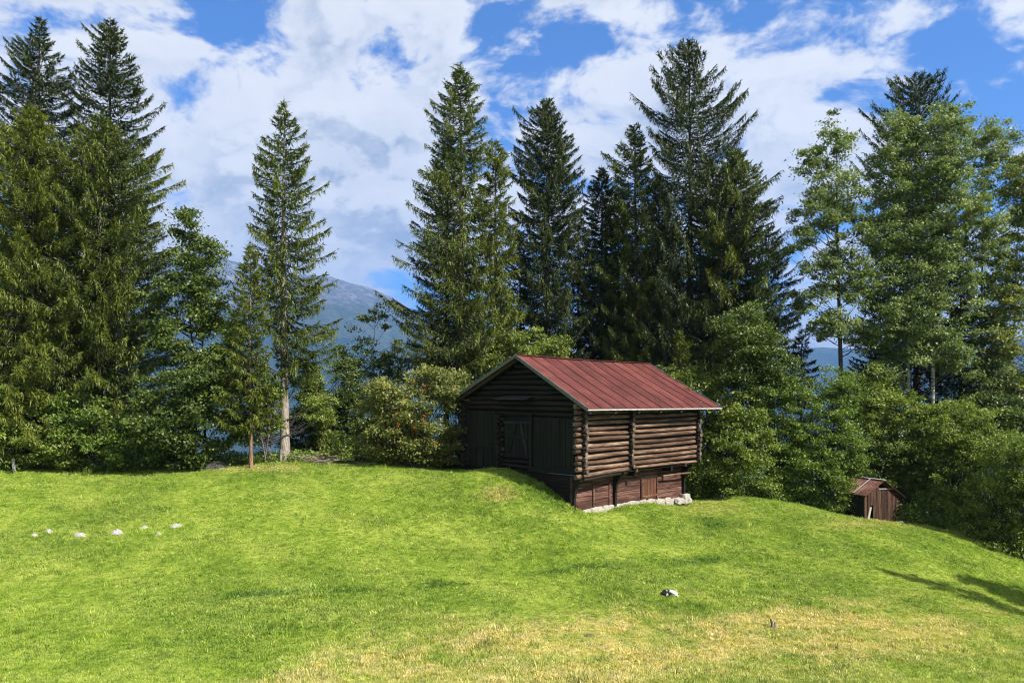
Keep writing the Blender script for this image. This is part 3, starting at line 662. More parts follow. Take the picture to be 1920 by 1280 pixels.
shrub(180, 37.8, [(170, 800, 70, 55), (230, 830, 60, 40), (130, 760, 40, 40), (180, 855, 90, 24)], 62, 'mid green bush with large leaves under the drooping spruce', 'leaf_mid', leaf=.10, dens=.8)
shrub(500, 38.6, [(486, 730, 34, 52), (545, 690, 30, 44, 2.2), (430, 690, 36, 70), (440, 620, 30, 40), (575, 765, 34, 46, 2.2), (470, 800, 50, 40, .8)], 63, 'thin pale green sapling around the bare reddish trunk', 'leaf_light', leaf=.09, dens=.95, open_=.1)
shrub(1598, 41.2, [(1584, 912, 20, 20), (1576, 942, 20, 28)], 81, 'leafy bough end lying over the back edge of the shed roof', 'leaf_light', leaf=.07, stems=2)
broadleaf('rowan', 775, 38.6, [(775, 775, 82, 62), (725, 745, 44, 44), (835, 725, 36, 40), (770, 830, 80, 36), (800, 715, 30, 26), (730, 845, 56, 26), (820, 845, 56, 30)], 64,
          'rowan bush full of orange berries beside the barn', 'leaf_rowan', 'bark', .095, 1.0, .10, 6, 'shrub', GS, .24, .06, berries=100)
shrub(650, 39.2, [(645, 835, 44, 30), (690, 840, 30, 24)], 65, 'low bramble bush beside the brush pile', 'leaf_light', leaf=.09, dens=.8)
shrub(600, 44.0, [(575, 800, 46, 50), (630, 790, 50, 60), (660, 740, 30, 40), (600, 850, 70, 30), (590, 745, 34, 40), (640, 700, 26, 30)], 80, 'shaded thicket filling the gap behind the brush pile', 'leaf_dark', leaf=.09)
shrub(870, 41.0, [(870, 800, 40, 70), (850, 740, 36, 40), (850, 850, 36, 40)], 66, 'dark bush close behind the barn gable corner', 'leaf_dark', leaf=.09)
shrub(985, 44.5, [(980, 645, 60, 32), (1040, 655, 40, 26), (910, 680, 46, 34), (960, 700, 60, 40)], 67, 'light hazel bush showing over the barn ridge', 'leaf_light', leaf=.09, dens=.9)
shrub(1300, 42.5, [(1295, 725, 52, 40), (1345, 760, 48, 50), (1320, 830, 40, 60), (1310, 880, 50, 40), (1330, 900, 60, 30)], 68, 'light green hazel touching the far corner of the red roof', 'leaf_light', leaf=.09)
shrub(1375, 41.4, [(1375, 840, 58, 62), (1350, 890, 40, 36), (1400, 780, 50, 40), (1400, 905, 60, 26), (1420, 840, 40, 50)], 69, 'pale yellow green bush beside the far wall of the barn', 'leaf_light', leaf=.085)
shrub(1450, 42.6, [(1450, 740, 60, 62), (1480, 830, 52, 60), (1450, 890, 50, 34), (1460, 920, 70, 26), (1490, 870, 50, 50)], 70, 'tall mid green bush third along from the barn', 'leaf_mid', leaf=.085)
shrub(1550, 42.2, [(1545, 800, 60, 70), (1530, 880, 60, 50), (1570, 730, 40, 34), (1560, 920, 60, 30), (1500, 920, 50, 26), (1590, 860, 40, 60)], 71, 'dense green bush just before the small shed', 'leaf_mid', leaf=.085)
shrub(1612, 43.6, [(1612, 730, 50, 44), (1620, 800, 50, 60), (1680, 780, 56, 50), (1650, 740, 40, 36)], 72, 'bright bush rising behind the small shed', 'leaf_light', leaf=.085)
shrub(1640, 43.2, [(1660, 840, 46, 50), (1630, 870, 40, 36), (1640, 900, 60, 34), (1690, 900, 40, 60)], 73, 'dark bush hanging over the shed roof', 'leaf_dark', leaf=.085)
shrub(1715, 43.4, [(1715, 830, 62, 60), (1740, 900, 54, 50), (1700, 900, 40, 30), (1720, 950, 70, 34), (1760, 860, 50, 60), (1760, 790, 56, 50)], 74, 'rounded grey green willow bush past the shed', 'leaf_light', leaf=.08, dens=1.1)
shrub(1800, 41.6, [(1800, 880, 60, 66), (1780, 940, 50, 40), (1820, 950, 70, 60), (1780, 985, 60, 26), (1840, 840, 40, 50), (1810, 810, 60, 50)], 75, 'light green bush at the foot of the white aspen trunks', 'leaf_light', leaf=.08)
shrub(1865, 39.2, [(1870, 930, 54, 70), (1880, 860, 46, 46), (1880, 1000, 60, 40), (1840, 990, 50, 36)], 76, 'mid green bush where the slope drops away', 'leaf_light', leaf=.08)
shrub(1950, 37.6, [(1945, 960, 56, 74), (1930, 880, 50, 60), (1940, 1040, 60, 44), (1900, 1020, 50, 30)], 77, 'bush cut by the picture edge at the foot of the slope', 'leaf_light', leaf=.08)
shrub(1880, 43.0, [(1870, 790, 60, 60), (1920, 800, 60, 70)], 78, 'dark shaded bush under the yellowing aspen', 'leaf_dark', leaf=.09)
shrub(1250, 44.0, [(1240, 740, 60, 60)], 79, 'dark bush hidden behind the barn roof', 'leaf_dark', leaf=.1, dens=.6)

# undergrowth: low weeds, brambles and seedlings along the edge of the wood
def undergrowth():
    rng = np.random.RandomState(5); n = 3600
    X = rng.uniform(-27, 27, n); e = np.interp(X, [-50, -24, -16, -12, -6, -2, 3, 8, 12, 16, 19, 22, 26, 40], [36.5, 37.3, 37.6, 38.8, 39.8, 40.3, 44, 41.5, 40.9, 41.2, 41.6, 40, 36.8, 30])
    Y = e+.1+rng.rand(n)**1.6*4.5; Z = ground_z(X, Y)
    h = rng.uniform(.15, .7, n)*np.where(X > 8.5, 1.9, .9); k = 28
    ci = np.repeat(np.arange(n), k); m = len(ci)
    ctr = np.stack([X, Y, Z], -1)[ci]+rng.normal(0, .16, (m, 3))*np.array([1, 1, .3]); ctr[:, 2] += h[ci]*rng.rand(m)**.7
    nrm = unit(rng.normal(0, 1, (m, 3))*.8+np.array([.2, -.3, .6])); a = unit(np.cross(nrm, rng.normal(0, 1, (m, 3)))); b = np.cross(nrm, a)
    ls = .085*rng.uniform(.5, 1.3, m)
    V = np.stack([ctr-a*(ls*.4)[:, None], ctr+a*(ls*.4)[:, None], ctr+b*(ls*1.3)[:, None]], 1).reshape(-1, 3)
    v = np.clip(rng.normal(.5, .25, m), 0, 1)
    o = link('undergrowth', new_mesh('undergrowth', V, np.arange(len(V)).reshape(-1, 3), MAT['leaf_mid'], False, dict(v=np.repeat(v, 3))))
    tag(o, kind='stuff')
undergrowth()

# a far wooded slope that reads as one mass behind the gaps
def far_wood():
    rng = np.random.RandomState(8); n = 2600
    X = rng.uniform(-150, 170, n); Y = rng.uniform(95, 330, n); Z = ground_z(X, Y)-1
    ok = np.abs(X) < Y*1.0+30; X, Y, Z = X[ok], Y[ok], Z[ok]; n = len(X)
    k = 38; ci = np.repeat(np.arange(n), k); m = len(ci)
    H = rng.uniform(13, 24, n)[ci]; t_ = rng.rand(m)**.8; a = rng.uniform(0, 6.28, m); r = (1-t_)*H*.17*rng.uniform(.5, 1.1, m)
    c = np.stack([X[ci]+np.cos(a)*r*.3, Y[ci]+np.sin(a)*r*.3, Z[ci]+H*(.1+.9*t_)], -1)
    ax = unit(np.stack([np.cos(a), np.sin(a), -.25-.3*rng.rand(m)+.8*t_], -1)); wv = unit(np.cross(ax, rng.normal(0, 1, (m, 3))))
    V = tris_from(c, ax, wv, r*1.1+.5, .8+.4*r, rng)
    o = link('far_forest', new_mesh('far_forest', V, np.arange(len(V)).reshape(-1, 3), MAT['needle_dark'], False, dict(v=np.repeat(np.clip(rng.normal(.4, .2, m), 0, 1), 3))))
    tag(o, kind='stuff')
far_wood()

# ------------------------------------------------------------------ barn
U = Vector((.695, .719, 0)).normalized(); Vd = Vector((-U.y, U.x, 0))   # along the long wall (away), across the gable (away to the left)
BO = Vector((3.0, 33.0, 0))
barn = empty('log_barn', BO, 'weathered log hay barn with red sheet roof standing on the meadow', 'barn', rz=math.atan2(U.y, U.x))
# in the barn's own axes: x = u, y = v, z as in the world (0 at camera height)
LN, WD = 9.4, 7.3
ZR0, ZR1 = 1.776, 1.69; ZE0, ZE1 = -.6245, -.697; ZL = -.211
def roof_z(u, v):
    k = (u+.5)/10.9; zr = ZR0+(ZR1-ZR0)*k - .05*math.sin(math.pi*min(1, max(0, k)))
    if v <= 3.45: ze = ZE0+(ZE1-ZE0)*k; return ze+(zr-ze)*(v+.75)/4.2
    ze = ZL+(ZR1-ZR0)*k; return zr+(ze-zr)*(v-3.45)/4.35
brng = np.random.RandomState(77)
def log_mesh(length, r0, r1, seed, mat, endmat='log_end', sides=10, seg=None, crook=.012):
    """a hewn log along +x, local origin at its start"""
    rng = np.random.RandomState(seed); seg = seg or max(4, int(length/.45))
    s = np.linspace(0, 1, seg+1); x = s*length
    yy = crook*np.sin(s*5+rng.uniform(0, 6))*1.3; zz = crook*np.sin(s*4+rng.uniform(0, 6))
    ang = np.arange(sides)*2*np.pi/sides; prof = 1+rng.uniform(-.10, .10, sides)
    rr = (r0+(r1-r0)*s)[:, None]*prof[None, :]*(1+rng.uniform(-.06, .06, (seg+1, sides)))*(1+.05*np.sin(s*length*2.1+rng.uniform(0, 6)))[:, None]
    V = np.stack([np.repeat(x[:, None], sides, 1)+np.where((s == 0) | (s == 1), 1, 0)[:, None]*rng.uniform(-.02, .02, sides)[None], yy[:, None]+rr*np.cos(ang), zz[:, None]+rr*np.sin(ang)], -1).reshape(-1, 3)
    faces = [(i*sides+j, i*sides+(j+1) % sides, (i+1)*sides+(j+1) % sides, (i+1)*sides+j) for i in range(seg) for j in range(sides)]
    n0 = len(V); V = np.concatenate([V, [[-.0, yy[0], zz[0]], [length, yy[-1], zz[-1]]]])
    caps = [(n0, (j+1) % sides, j) for j in range(sides)]+[(n0+1, seg*sides+j, seg*sides+(j+1) % sides) for j in range(sides)]
    me = new_mesh('log', V, faces+caps, MAT[mat], True); me.materials.append(MAT[endmat])
    mi = [0]*len(faces)+[1]*len(caps); me.polygons.foreach_set('material_index', mi)
    for p in me.polygons[len(faces):]: p.use_smooth = False
    return me
def add_log(p0, p1, r0, r1, mat='log', name='log', parent=None, seed=None, endmat='log_end', crook=.020):
    p0 = Vector(p0); p1 = Vector(p1); d = p1-p0
    me = log_mesh(d.length, r0, r1, seed if seed is not None else brng.randint(1e6), mat, endmat, crook=crook)
    o = link(name, me, parent or barn, p0); o.rotation_euler = d.to_track_quat('X', 'Z').to_euler(); return o
def box_mesh(sx, sy, sz, mat, seed=0, jit=.0, taper=None, bevel=.008, centered=True):
    import bmesh
    rng = random.Random(seed); bm = bmesh.new(); bmesh.ops.create_cube(bm, size=1.0)
    bmesh.ops.scale(bm, vec=(sx, sy, sz), verts=bm.verts)
    if jit:
        for v in bm.verts: v.co += Vector((rng.uniform(-jit, jit), rng.uniform(-jit, jit)*.5, rng.uniform(-jit, jit)))
    if bevel: bmesh.ops.bevel(bm, geom=list(bm.edges), offset=bevel, segments=1, affect='EDGES')
    me = bpy.data.meshes.new('box'); bm.to_mesh(me); bm.free(); me.materials.append(MAT[mat]); return me
def add_box(name, c, size, mat, parent=None, rot=(0, 0, 0), jit=0.0, bevel=.008, label=None):
    me = box_mesh(*size, mat, brng.randint(1e6), jit, bevel=bevel)
    o = link(name, me, parent or barn, c, rot)
    if label: o['label'] = label
    return o
ROW = .243; Z0 = -3.42
# long wall in the sun: two bays of logs
for k in range(13):
    z = Z0+ROW*k+brng.uniform(-.012, .012); r = .090+brng.uniform(-.008, .012)
    tilt = -.09 if k == 0 else (-.03 if k == 1 else 0)
    add_log((-.42+brng.uniform(-.1, .05), 0, z+tilt), (3.42, 0, z+brng.uniform(-.01, .02)), r*1.06, r*.93)
    if k >= 1:
        add_log((3.50, 0, z+.01+brng.uniform(-.01, .01)), (9.72+brng.uniform(-.08, .08), 0, z+.02), r, r*.95)
# gable logs crossing at the corners; their ends stick out of the long wall
for k in range(23):
    z = Z0+ROW*(k+.5)
    vmax = WD+.35; v0, v1 = -.30+brng.uniform(-.05, .05), vmax
    if z > -.35:                                                    # inside the gable triangle
        def cut(f, lo, hi):
            for _ in range(30):
                m = (lo+hi)/2
                if roof_z(0, m)-.22 > z: hi = m
                else: lo = m
            return hi
        if roof_z(0, 3.45)-.22 < z: break
        v0 = max(-.25, cut(0, -.75, 3.45)); lo, hi = 3.45, 7.8
        for _ in range(30):
            m = (lo+hi)/2
            if roof_z(0, m)-.22 > z: lo = m
            else: hi = m
        v1 = min(vmax, lo)
    if z < -.95:                                                     # door opening in the gable
        add_log((0, v0, z), (0, 2.75, z), .105, .112, 'log_shaded'); add_log((0, 4.75+brng.uniform(-.04, .1), z), (0, v1, z), .112, .105, 'log_shaded')
    else: add_log((0, v0, z), (0, v1, z), .105, .110, 'log_shaded')
    if z < -.3: add_log((LN, -.28+brng.uniform(-.05, .05), z), (LN, vmax, z), .105, .11, 'log_shaded')
    else: add_log((LN, v0, z), (LN, v1, z), .105, .11, 'log_shaded')
    if z < -.6 and k < 12:                                           # partition: only its ends show
        add_log((3.46, -.27+brng.uniform(-.06, .04), z), (3.46, .6, z), .098, .104, 'log_shaded', seed=900+k)
for k in range(13):                                                 # back wall
    z = Z0+ROW*k; add_log((-.3, WD, z), (9.7, WD, z), .108, .104, 'log_shaded', endmat='log_shaded')
# stacked corner stubs of the gable side, beside the door
for k in range(11):
    z = Z0+ROW*k; add_log((-.30+brng.uniform(-.04, .04), 4.87, z), (.5, 4.87, z), .10, .10, 'log_shaded', name='log_end', seed=700+k, endmat='log_shaded')
# plank cladding of the gable
def planks(v0, v1, zt, zb, x, n, mat='plank_shaded', slant=0.0, parent=None, name='plank', thick=.03):
    w_ = (v1-v0)/n
    for i in range(n):
        v = v0+w_*(i+.5); t_ = zt+brng.uniform(-.05, .03); b_ = zb(v)+brng.uniform(-.03, .03) if callable(zb) else zb+brng.uniform(-.04, .04)
        add_box(name, (x+brng.uniform(-.012, .012), v, (t_+b_)/2), (thick, w_-.014, t_-b_), mat, parent, (brng.uniform(-.008, .008)+slant, 0, 0), .004, .004)
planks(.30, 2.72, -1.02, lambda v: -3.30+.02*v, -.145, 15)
add_box('beam', (-.19, 1.55, -3.33), (.12, 2.75, .20), 'plank_shaded', rot=(-.02, 0, 0), jit=.01)
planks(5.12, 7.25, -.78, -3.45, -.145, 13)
add_box('beam', (-.19, 6.1, -2.55), (.08, 1.6, .12), 'plank_shaded', jit=.01)
add_box('post', (-.20, 5.02, -2.2), (.07, .16, 2.6), 'plank_shaded', jit=.01)
add_box('post', (-.19, 2.80, -2.1), (.10, .15, 2.5), 'plank_shaded', jit=.01)
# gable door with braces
gd = link('door', box_mesh(.04, 1.72, 1.75, 'plank_shaded', 5, 0, bevel=.004), barn, (-.02, 3.75, -2.05))
for i in range(7): add_box('plank', (-.035, -.74+.245*i, 0), (.025, .225, 1.72+brng.uniform(-.05, .03)), 'plank_shaded', gd, jit=.004, bevel=.003)
add_box('brace', (-.075, .30, 0), (.04, .09, 1.75), 'plank_shaded', gd, (.30, 0, 0), .006)
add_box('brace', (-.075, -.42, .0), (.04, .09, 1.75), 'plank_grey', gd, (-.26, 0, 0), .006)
for zz in (.78, .12, -.78): add_box('rail', (-.10, 0, zz), (.05, 1.7, .10), 'plank_grey' if zz > .5 else 'plank_shaded', gd, (brng.uniform(-.02, .02), 0, 0), .006)
for k in range(2): add_log((-.08, 2.85, -3.10-.2*k), (-.08, 4.75, -3.07-.2*k), .08, .075, 'log_shaded', seed=300+k)
# small board canopy over the door
can = link('canopy', box_mesh(.62, 2.0, .05, 'plank_grey', 3, .01), barn, (-.33, 3.7, -.12), (0, R(-12), 0))
for vv in (-.85, .85): add_box('bracket', (.0, vv, -.12), (.5, .06, .08), 'plank_shaded', can, (0, R(-15), 0))
# low store under the jetty: squared timbers, doors, brackets
PZ = .5                                                             # the store wall stands this far behind the logs
def bottom_z(u): return gz(*(BO+U*u+Vd*PZ).xy)
segs = [(-.02, 1.34, 7), (2.62, 5.08, 7), (6.52, 8.90, 7)]
for (a, b, n) in segs:
    for k in range(9):
        z1 = -3.52-k*.20; z0 = z1-.20
        if z0 < -5.45: break
        add_box('timber', ((a+b)/2, PZ+.06+brng.uniform(-.012, .012), (z0+z1)/2), (b-a, .14, .190), 'timber', jit=.006, bevel=.014)
for (a, b, zt) in ((1.34, 2.62, -4.06), (5.08, 6.52, -4.10)):
    k = 0; z1 = -3.52
    while z1 > zt+.03:
        z0 = max(zt, z1-.20); add_box('timber', ((a+b)/2, PZ+.06, (z0+z1)/2), (b-a, .14, z1-z0-.01), 'timber', jit=.006, bevel=.012); z1 = z0
# store end wall below the gable
for k in range(9):
    z = -3.62-k*.20
    add_box('timber', (.10, 3.9, z), (.14, 6.7, .19), 'log_shaded', jit=.008, bevel=.014)
    add_box('timber', (8.83, 3.9, z), (.14, 6.7, .19), 'log_shaded', jit=.008, bevel=.014)
def store_door(u0, u1, zt, zb, vertical, lbl):
    w_ = u1-u0; h = zt-zb; c = ((u0+u1)/2, PZ+.02, (zt+zb)/2)
    d = link('door', box_mesh(w_-.10, .03, h-.02, 'door_wood', 2, 0), barn, c); d['label'] = lbl
    if vertical:
        n = 5
        for i in range(n): add_box('plank', (-w_/2+.07+(w_-.14)*(i+.5)/n, -.035, .03), ((w_-.14)/n-.012, .03, h*.92), 'door_wood', d, jit=.004, bevel=.004)
        add_box('rail', (0, -.07, -h*.30), (w_-.12, .035, .09), 'door_wood', d, jit=.004)
    else:
        for i in range(3): add_box('plank', (0, -.035, h/2-(i+.5)*h/3), (w_-.14, .03, h/3-.015), 'timber', d, jit=.004, bevel=.004)
        add_box('rail', (0, -.07, -h*.12), (w_-.12, .03, .05), 'timber', d, jit=.004)
    for s in (-1, 1): add_box('frame', (s*(w_/2-.03), -.045, .02), (.09, .12, h+.04), 'timber', d, jit=.004)
    add_box('hinge', (-w_/2+.16, -.085, h*.32), (.22, .015, .035), 'iron', d, bevel=.002)
    add_box('hinge', (-w_/2+.16, -.085, -h*.30), (.22, .015, .035), 'iron', d, bevel=.002)
store_door(1.36, 2.60, -4.07, -5.02, False, 'low door of wide horizontal boards')
store_door(5.10, 6.50, -4.11, -5.14, True, 'low door of upright planks')
# curved brackets carrying the jetty
def bracket(u):
    pts = [(PZ-.02, -5.12), (PZ-.14, -5.12), (PZ-.15, -4.5), (PZ-.22, -4.1), (PZ-.38, -3.75), (-.12, -3.60), (-.12, -3.52), (PZ-.02, -3.52)]
    w_ = .13; V = [(u-w_/2, a, b) for a, b in pts]+[(u+w_/2, a, b) for a, b in pts]; n = len(pts)
    fc = [tuple(range(n))[::-1], tuple(range(n, 2*n))]+[(i, (i+1) % n, n+(i+1) % n, n+i) for i in range(n)]
    return part('bracket', V, fc, MAT['log_shaded'], barn)
for u in (-.02, 2.95, 8.86): bracket(u)
add_log((-.1, -.02, -3.66), (3.4, .02, -3.60), .07, .07, 'log_shaded')
add_log((3.8, -.06, -3.36), (9.3, -.06, -3.44), .075, .07, 'log')       # rail hung below the last log
for u in (4.0, 8.3): add_box('bracket', (u, .02, -3.50), (.10, .2, .22), 'log', jit=.01)
for u in (4.0, 7.1): add_box('bracket', (u, .25, -3.62), (.14, .5, .34), 'log_shaded', jit=.01)
add_log((6.6, .18, -3.98), (9.05, .10, -4.02), .045, .04, 'log')
# plank floor of the jetty
for i in range(7): add_box('floor_board', (i*1.35+.6, .28, -3.535), (1.32, .62, .03), 'log_shaded', bevel=.003)
# dark sheets added behind the logs so the gaps read as shade
add_box('gap_backing', (LN/2, .11, -1.95), (LN-.2, .03, 3.2), 'plank_shaded', bevel=0)
add_box('gap_backing', (LN/2, WD-.11, -1.80), (LN-.2, .03, 3.4), 'plank_shaded', bevel=0)
for uu in (.12, LN-.12):
    V = [(uu, .12, -3.5), (uu, WD-.12, -3.5), (uu, WD-.12, -.15), (uu, 3.45, 1.42), (uu, .12, -.35)]
    V += [(uu+.03, a_[1], a_[2]) for a_ in V]
    part('gap_backing', V, [(4, 3, 2, 1, 0), (5, 6, 7, 8, 9)]+[(i, (i+1) % 5, 5+(i+1) % 5, 5+i) for i in range(5)], MAT['plank_shaded'], barn)
# roof: single sheets and standing seams on both slopes, boards under them
NP = 12; U0, U1r, U1e = -.5, 10.23, 10.67
def roof_strip(name, f0, f1, side, mat, lift, thick, vpad=0.0):
    def P(f, s, dz):
        ur = U0+(U1r-U0)*f; ue = U0+(U1e-U0)*f
        u = ur+(ue-ur)*s; v = 3.45+(-4.2-vpad if side > 0 else 4.35+vpad)*s
        k = f; zr = ZR0+(ZR1-ZR0)*k-.05*math.sin(math.pi*k)
        ze = (ZE0+(ZE1-ZE0)*k) if side > 0 else (ZL+(ZR1-ZR0)*k)
        return (u, v, zr+(ze-zr)*s+dz - .02*math.sin(math.pi*s))
    V = []; S = 6; fs = [f0, f1]
    wv = brng.uniform(-.008, .008, S+1)
    for dz in (lift, lift+thick):
        for i in range(S+1):
            for f in fs: V.append(P(f, i/S, dz+wv[i]*(mat == 'roof')))
    n = (S+1)*2; fc = []
    for i in range(S):
        a = 2*i; fc.append((a, a+2, a+3, a+1)); a += n; fc.append((a, a+1, a+3, a+2))
        fc.append((2*i, n+2*i, n+2*i+2, 2*i+2)); fc.append((2*i+1, 2*i+3, n+2*i+3, n+2*i+1))
    fc.append((0, 1, n+1, n)); fc.append((2*S, n+2*S, n+2*S+1, 2*S+1))
    return part(name, V, fc, MAT[mat], barn)
for side in (1, -1):
    for i in range(NP):
        e = .0022; roof_strip('roof_panel', i/NP+e, (i+1)/NP-e, side, 'roof', .03, .018)
    for i in range(1, NP):
        roof_strip('seam', i/NP-.0022, i/NP+.0022, side, 'seam', .034, .040)
    for i in range(5): roof_strip('roof_board', i/5+.001, (i+1)/5-.001, side, 'soffit', -.02, .045, -.02)
    # rafters
    for i in range(7):
        f = .02+.96*i/6; roof_strip('rafter', f-.006, f+.006, side, 'soffit', -.17, .148, -.06)
def rbar(name, a, b, size, mat):
    a = Vector(a); b = Vector(b); d = b-a
    o = link(name, box_mesh(d.length, size[0], size[1], mat, 1, 0, bevel=.004), barn, (a+b)/2); o.rotation_euler = d.to_track_quat('X', 'Z').to_euler(); return o
rbar('eave_flashing', (U0-.03, -.765, ZE0-.01), (U1e+.03, -.765, ZE1-.01), (.03, .060), 'flashing')
rbar('ridge_cap', (U0-.02, 3.45, ZR0+.065), ((U0+U1r)/2, 3.45, (ZR0+ZR1)/2+.02), (.20, .03), 'roof')
rbar('ridge_cap', ((U0+U1r)/2, 3.45, (ZR0+ZR1)/2+.02), (U1r+.02, 3.45, ZR1+.065), (.20, .03), 'roof')
for (uu, uue, z0, z1, zl) in ((U0-.03, U0-.03, ZR0, ZE0, ZL), (U1r+.03, U1e+.03, ZR1, ZE1, ZL-.08)):
    rbar('verge_board', (uu, 3.45, z0-.01), (uue, -.76, z1-.01), (.05, .15), 'verge')
    rbar('verge_board', (uu, 3.45, z0-.01), (uu, 7.82, zl-.01), (.05, .15), 'verge')
# foundation: whitewashed stones along the foot of the store
def stone_mesh(sx, sy, sz, seed, mat='white_stone', sub=2, rough=.16, boxy=.35):
    import bmesh
    bm = bmesh.new(); bmesh.ops.create_icosphere(bm, subdivisions=sub, radius=1)
    for v in bm.verts:
        n = mnoise.noise(v.co*1.4+Vector((seed*3.1, seed*1.7, 0)))*rough*2+mnoise.noise(v.co*4+Vector((seed, 0, 0)))*rough*.6
        c = v.co*(1+n); m = max(abs(c.x), abs(c.y), abs(c.z)); c = c.lerp(c/m*(1+n*.6) if m else c, boxy)
        v.co = Vector((c.x*sx, c.y*sy, c.z*sz))
    me = bpy.data.meshes.new('stone'); bm.to_mesh(me); bm.free(); me.materials.append(MAT[mat]); return me
u = -.05; i = 0
while u < 8.6:
    w_ = brng.uniform(.35, 1.1); zb = bottom_z(u+w_/2)
    top = np.interp(u, [0, .8, 1.5, 5, 8.6], [-5.12, -5.05, -5.02, -5.05, -5.28])
    link('foundation_stone', stone_mesh(w_*.53, .15, max(.10, (top-zb)/2+.12), i, 'white_stone', 3, .20, .75), barn, (u+w_/2, PZ+.02+brng.uniform(-.03, .03), (top+zb)/2-.13)); u += w_*.98; i += 1
for (uu, sz, zz, sd_) in ((8.85, (.34, .24, .26), -5.36, 41), (8.25, (.34, .18, .16), -5.42, 44)):
    link('foundation_stone', stone_mesh(*sz, sd_, 'white_stone', 3, .22, .8), barn, (uu, PZ-.18, zz))

# ------------------------------------------------------------------ shed
SH = pt(1621, 970, 40.0); th = R(25)
shed = empty('wooden_shed', (SH.x, SH.y, 0), 'small leaning plank shed with rusty sheet roof half under the bushes', 'shed', rz=th)
SWd, SDp = 2.7, 1.75
def swall_top(x): return -5.32+(.72*(x/1.25) if x < 1.25 else .72-(x-1.25)*.62)
nP = 13; wP = SWd/nP
for i in range(nP):
    x = (i+.5)*wP; g = gz(*(Vector((SH.x, SH.y))+Vector((math.cos(th), math.sin(th)))*x))
    top = swall_top(x)-.03 if i < 5 else (-4.98-.02*(i-5) if i < 9 else -5.10-.12*(i-9))
    if i == 2: bot = g+.75
    else: bot = g-.1
    add_box('plank', (x+brng.uniform(-.01, .01), brng.uniform(-.015, .015), (top+bot)/2), (wP-.018, .03, top-bot), 'shed_plank', shed, (0, brng.uniform(-.02, .02), 0), .006, .004)
for i in range(9):
    y = (i+.5)*SDp/9; g = -6.6
    add_box('plank', (0.0, y, (-5.36+g)/2), (.03, SDp/9-.014, -5.36-g), 'plank_shaded', shed, jit=.006, bevel=.004)  # side boards take the painted shade tone, unlike the sunlit front
    add_box('plank', (SWd, y, (-6.15+g)/2-.25), (.03, SDp/9-.014, 1.3), 'plank_shaded', shed, jit=.006, bevel=.004)
for i in range(nP): add_box('plank', ((i+.5)*wP, SDp, (-5.3-6.7)/2), (wP-.015, .03, 1.5), 'plank_shaded', shed, jit=.006, bevel=.004)
add_box('rail', (1.6, -.035, -4.97), (1.2, .03, .05), 'white_wood', shed, (0, .05, 0))
add_box('rail', (1.35, .06, -5.6), (2.5, .05, .09), 'shed_plank', shed, (0, .02, 0))
ridge = Vector((1.25, 0, -4.52)); 
def sbar(name, a, b, size, mat, parent):
    a = Vector(a); b = Vector(b); d = b-a
    o = link(name, box_mesh(d.length, size[0], size[1], mat, 1, .003, bevel=.004), parent, (a+b)/2); o.rotation_euler = d.to_track_quat('X', 'Z').to_euler(); return o
def shed_slope(x0, x1, z0, z1, n):
    for i in range(n):
        ya = -.22+(SDp+.40)*i/n+.006; yb = -.22+(SDp+.40)*(i+1)/n-.006
        V = []; S = 8
        for dz in (0, .02):
            for j in range(S+1):
                s = j/S; y = ya+(yb-ya)*s; w_ = .014*math.sin(s*math.pi*6)
                V += [(x0, y, z0+dz+w_), (x1, y, z1+dz+w_)]
        n2 = (S+1)*2; fc = []
        for j in range(S):
            a = 2*j; fc += [(a, a+1, a+3, a+2), (n2+a, n2+a+2, n2+a+3, n2+a+1), (a, a+2, n2+a+2, n2+a), (a+1, n2+a+1, n2+a+3, a+3)]
        fc += [(0, n2, n2+1, 1), (2*S, 2*S+1, n2+2*S+1, n2+2*S)]
        part('roof_panel', V, fc, MAT['rust'], shed)
shed_slope(1.25, -.14, -4.50, -5.24, 4); shed_slope(1.25, 2.95, -4.50, -5.55, 4)
sbar('ridge_cap', (1.25, -.24, -4.465), (1.25, SDp+.22, -4.465), (.16, .025), 'flashing', shed)
sbar('batten', (1.20, .62, -4.46), (-.1, .66, -5.17), (.04, .03), 'white_wood', shed)
for yy in (.0, SDp): sbar('rafter', (1.25, yy, -4.58), (-.1, yy, -5.30), (.06, .07), 'shed_plank', shed); sbar('rafter', (1.25, yy, -4.58), (2.85, yy, -5.55), (.06, .07), 'shed_plank', shed)
bp = pt(1630, 972, 39.75)
wb = link('board', box_mesh(.14, .03, .72, 'white_wood', 4, .01), None, (bp.x, bp.y, gz(bp.x, bp.y)+.30), (R(6), R(9), th)); tag(wb, 'short white board leaning on the front of the small shed', 'board')
st = link('stone', stone_mesh(.16, .12, .09, 5), None, None); p = pt(1689, 981, 40.6); st.location = (p.x, p.y, gz(p.x, p.y)+.03); tag(st, 'pale stone lying at the corner of the small shed', 'stone')

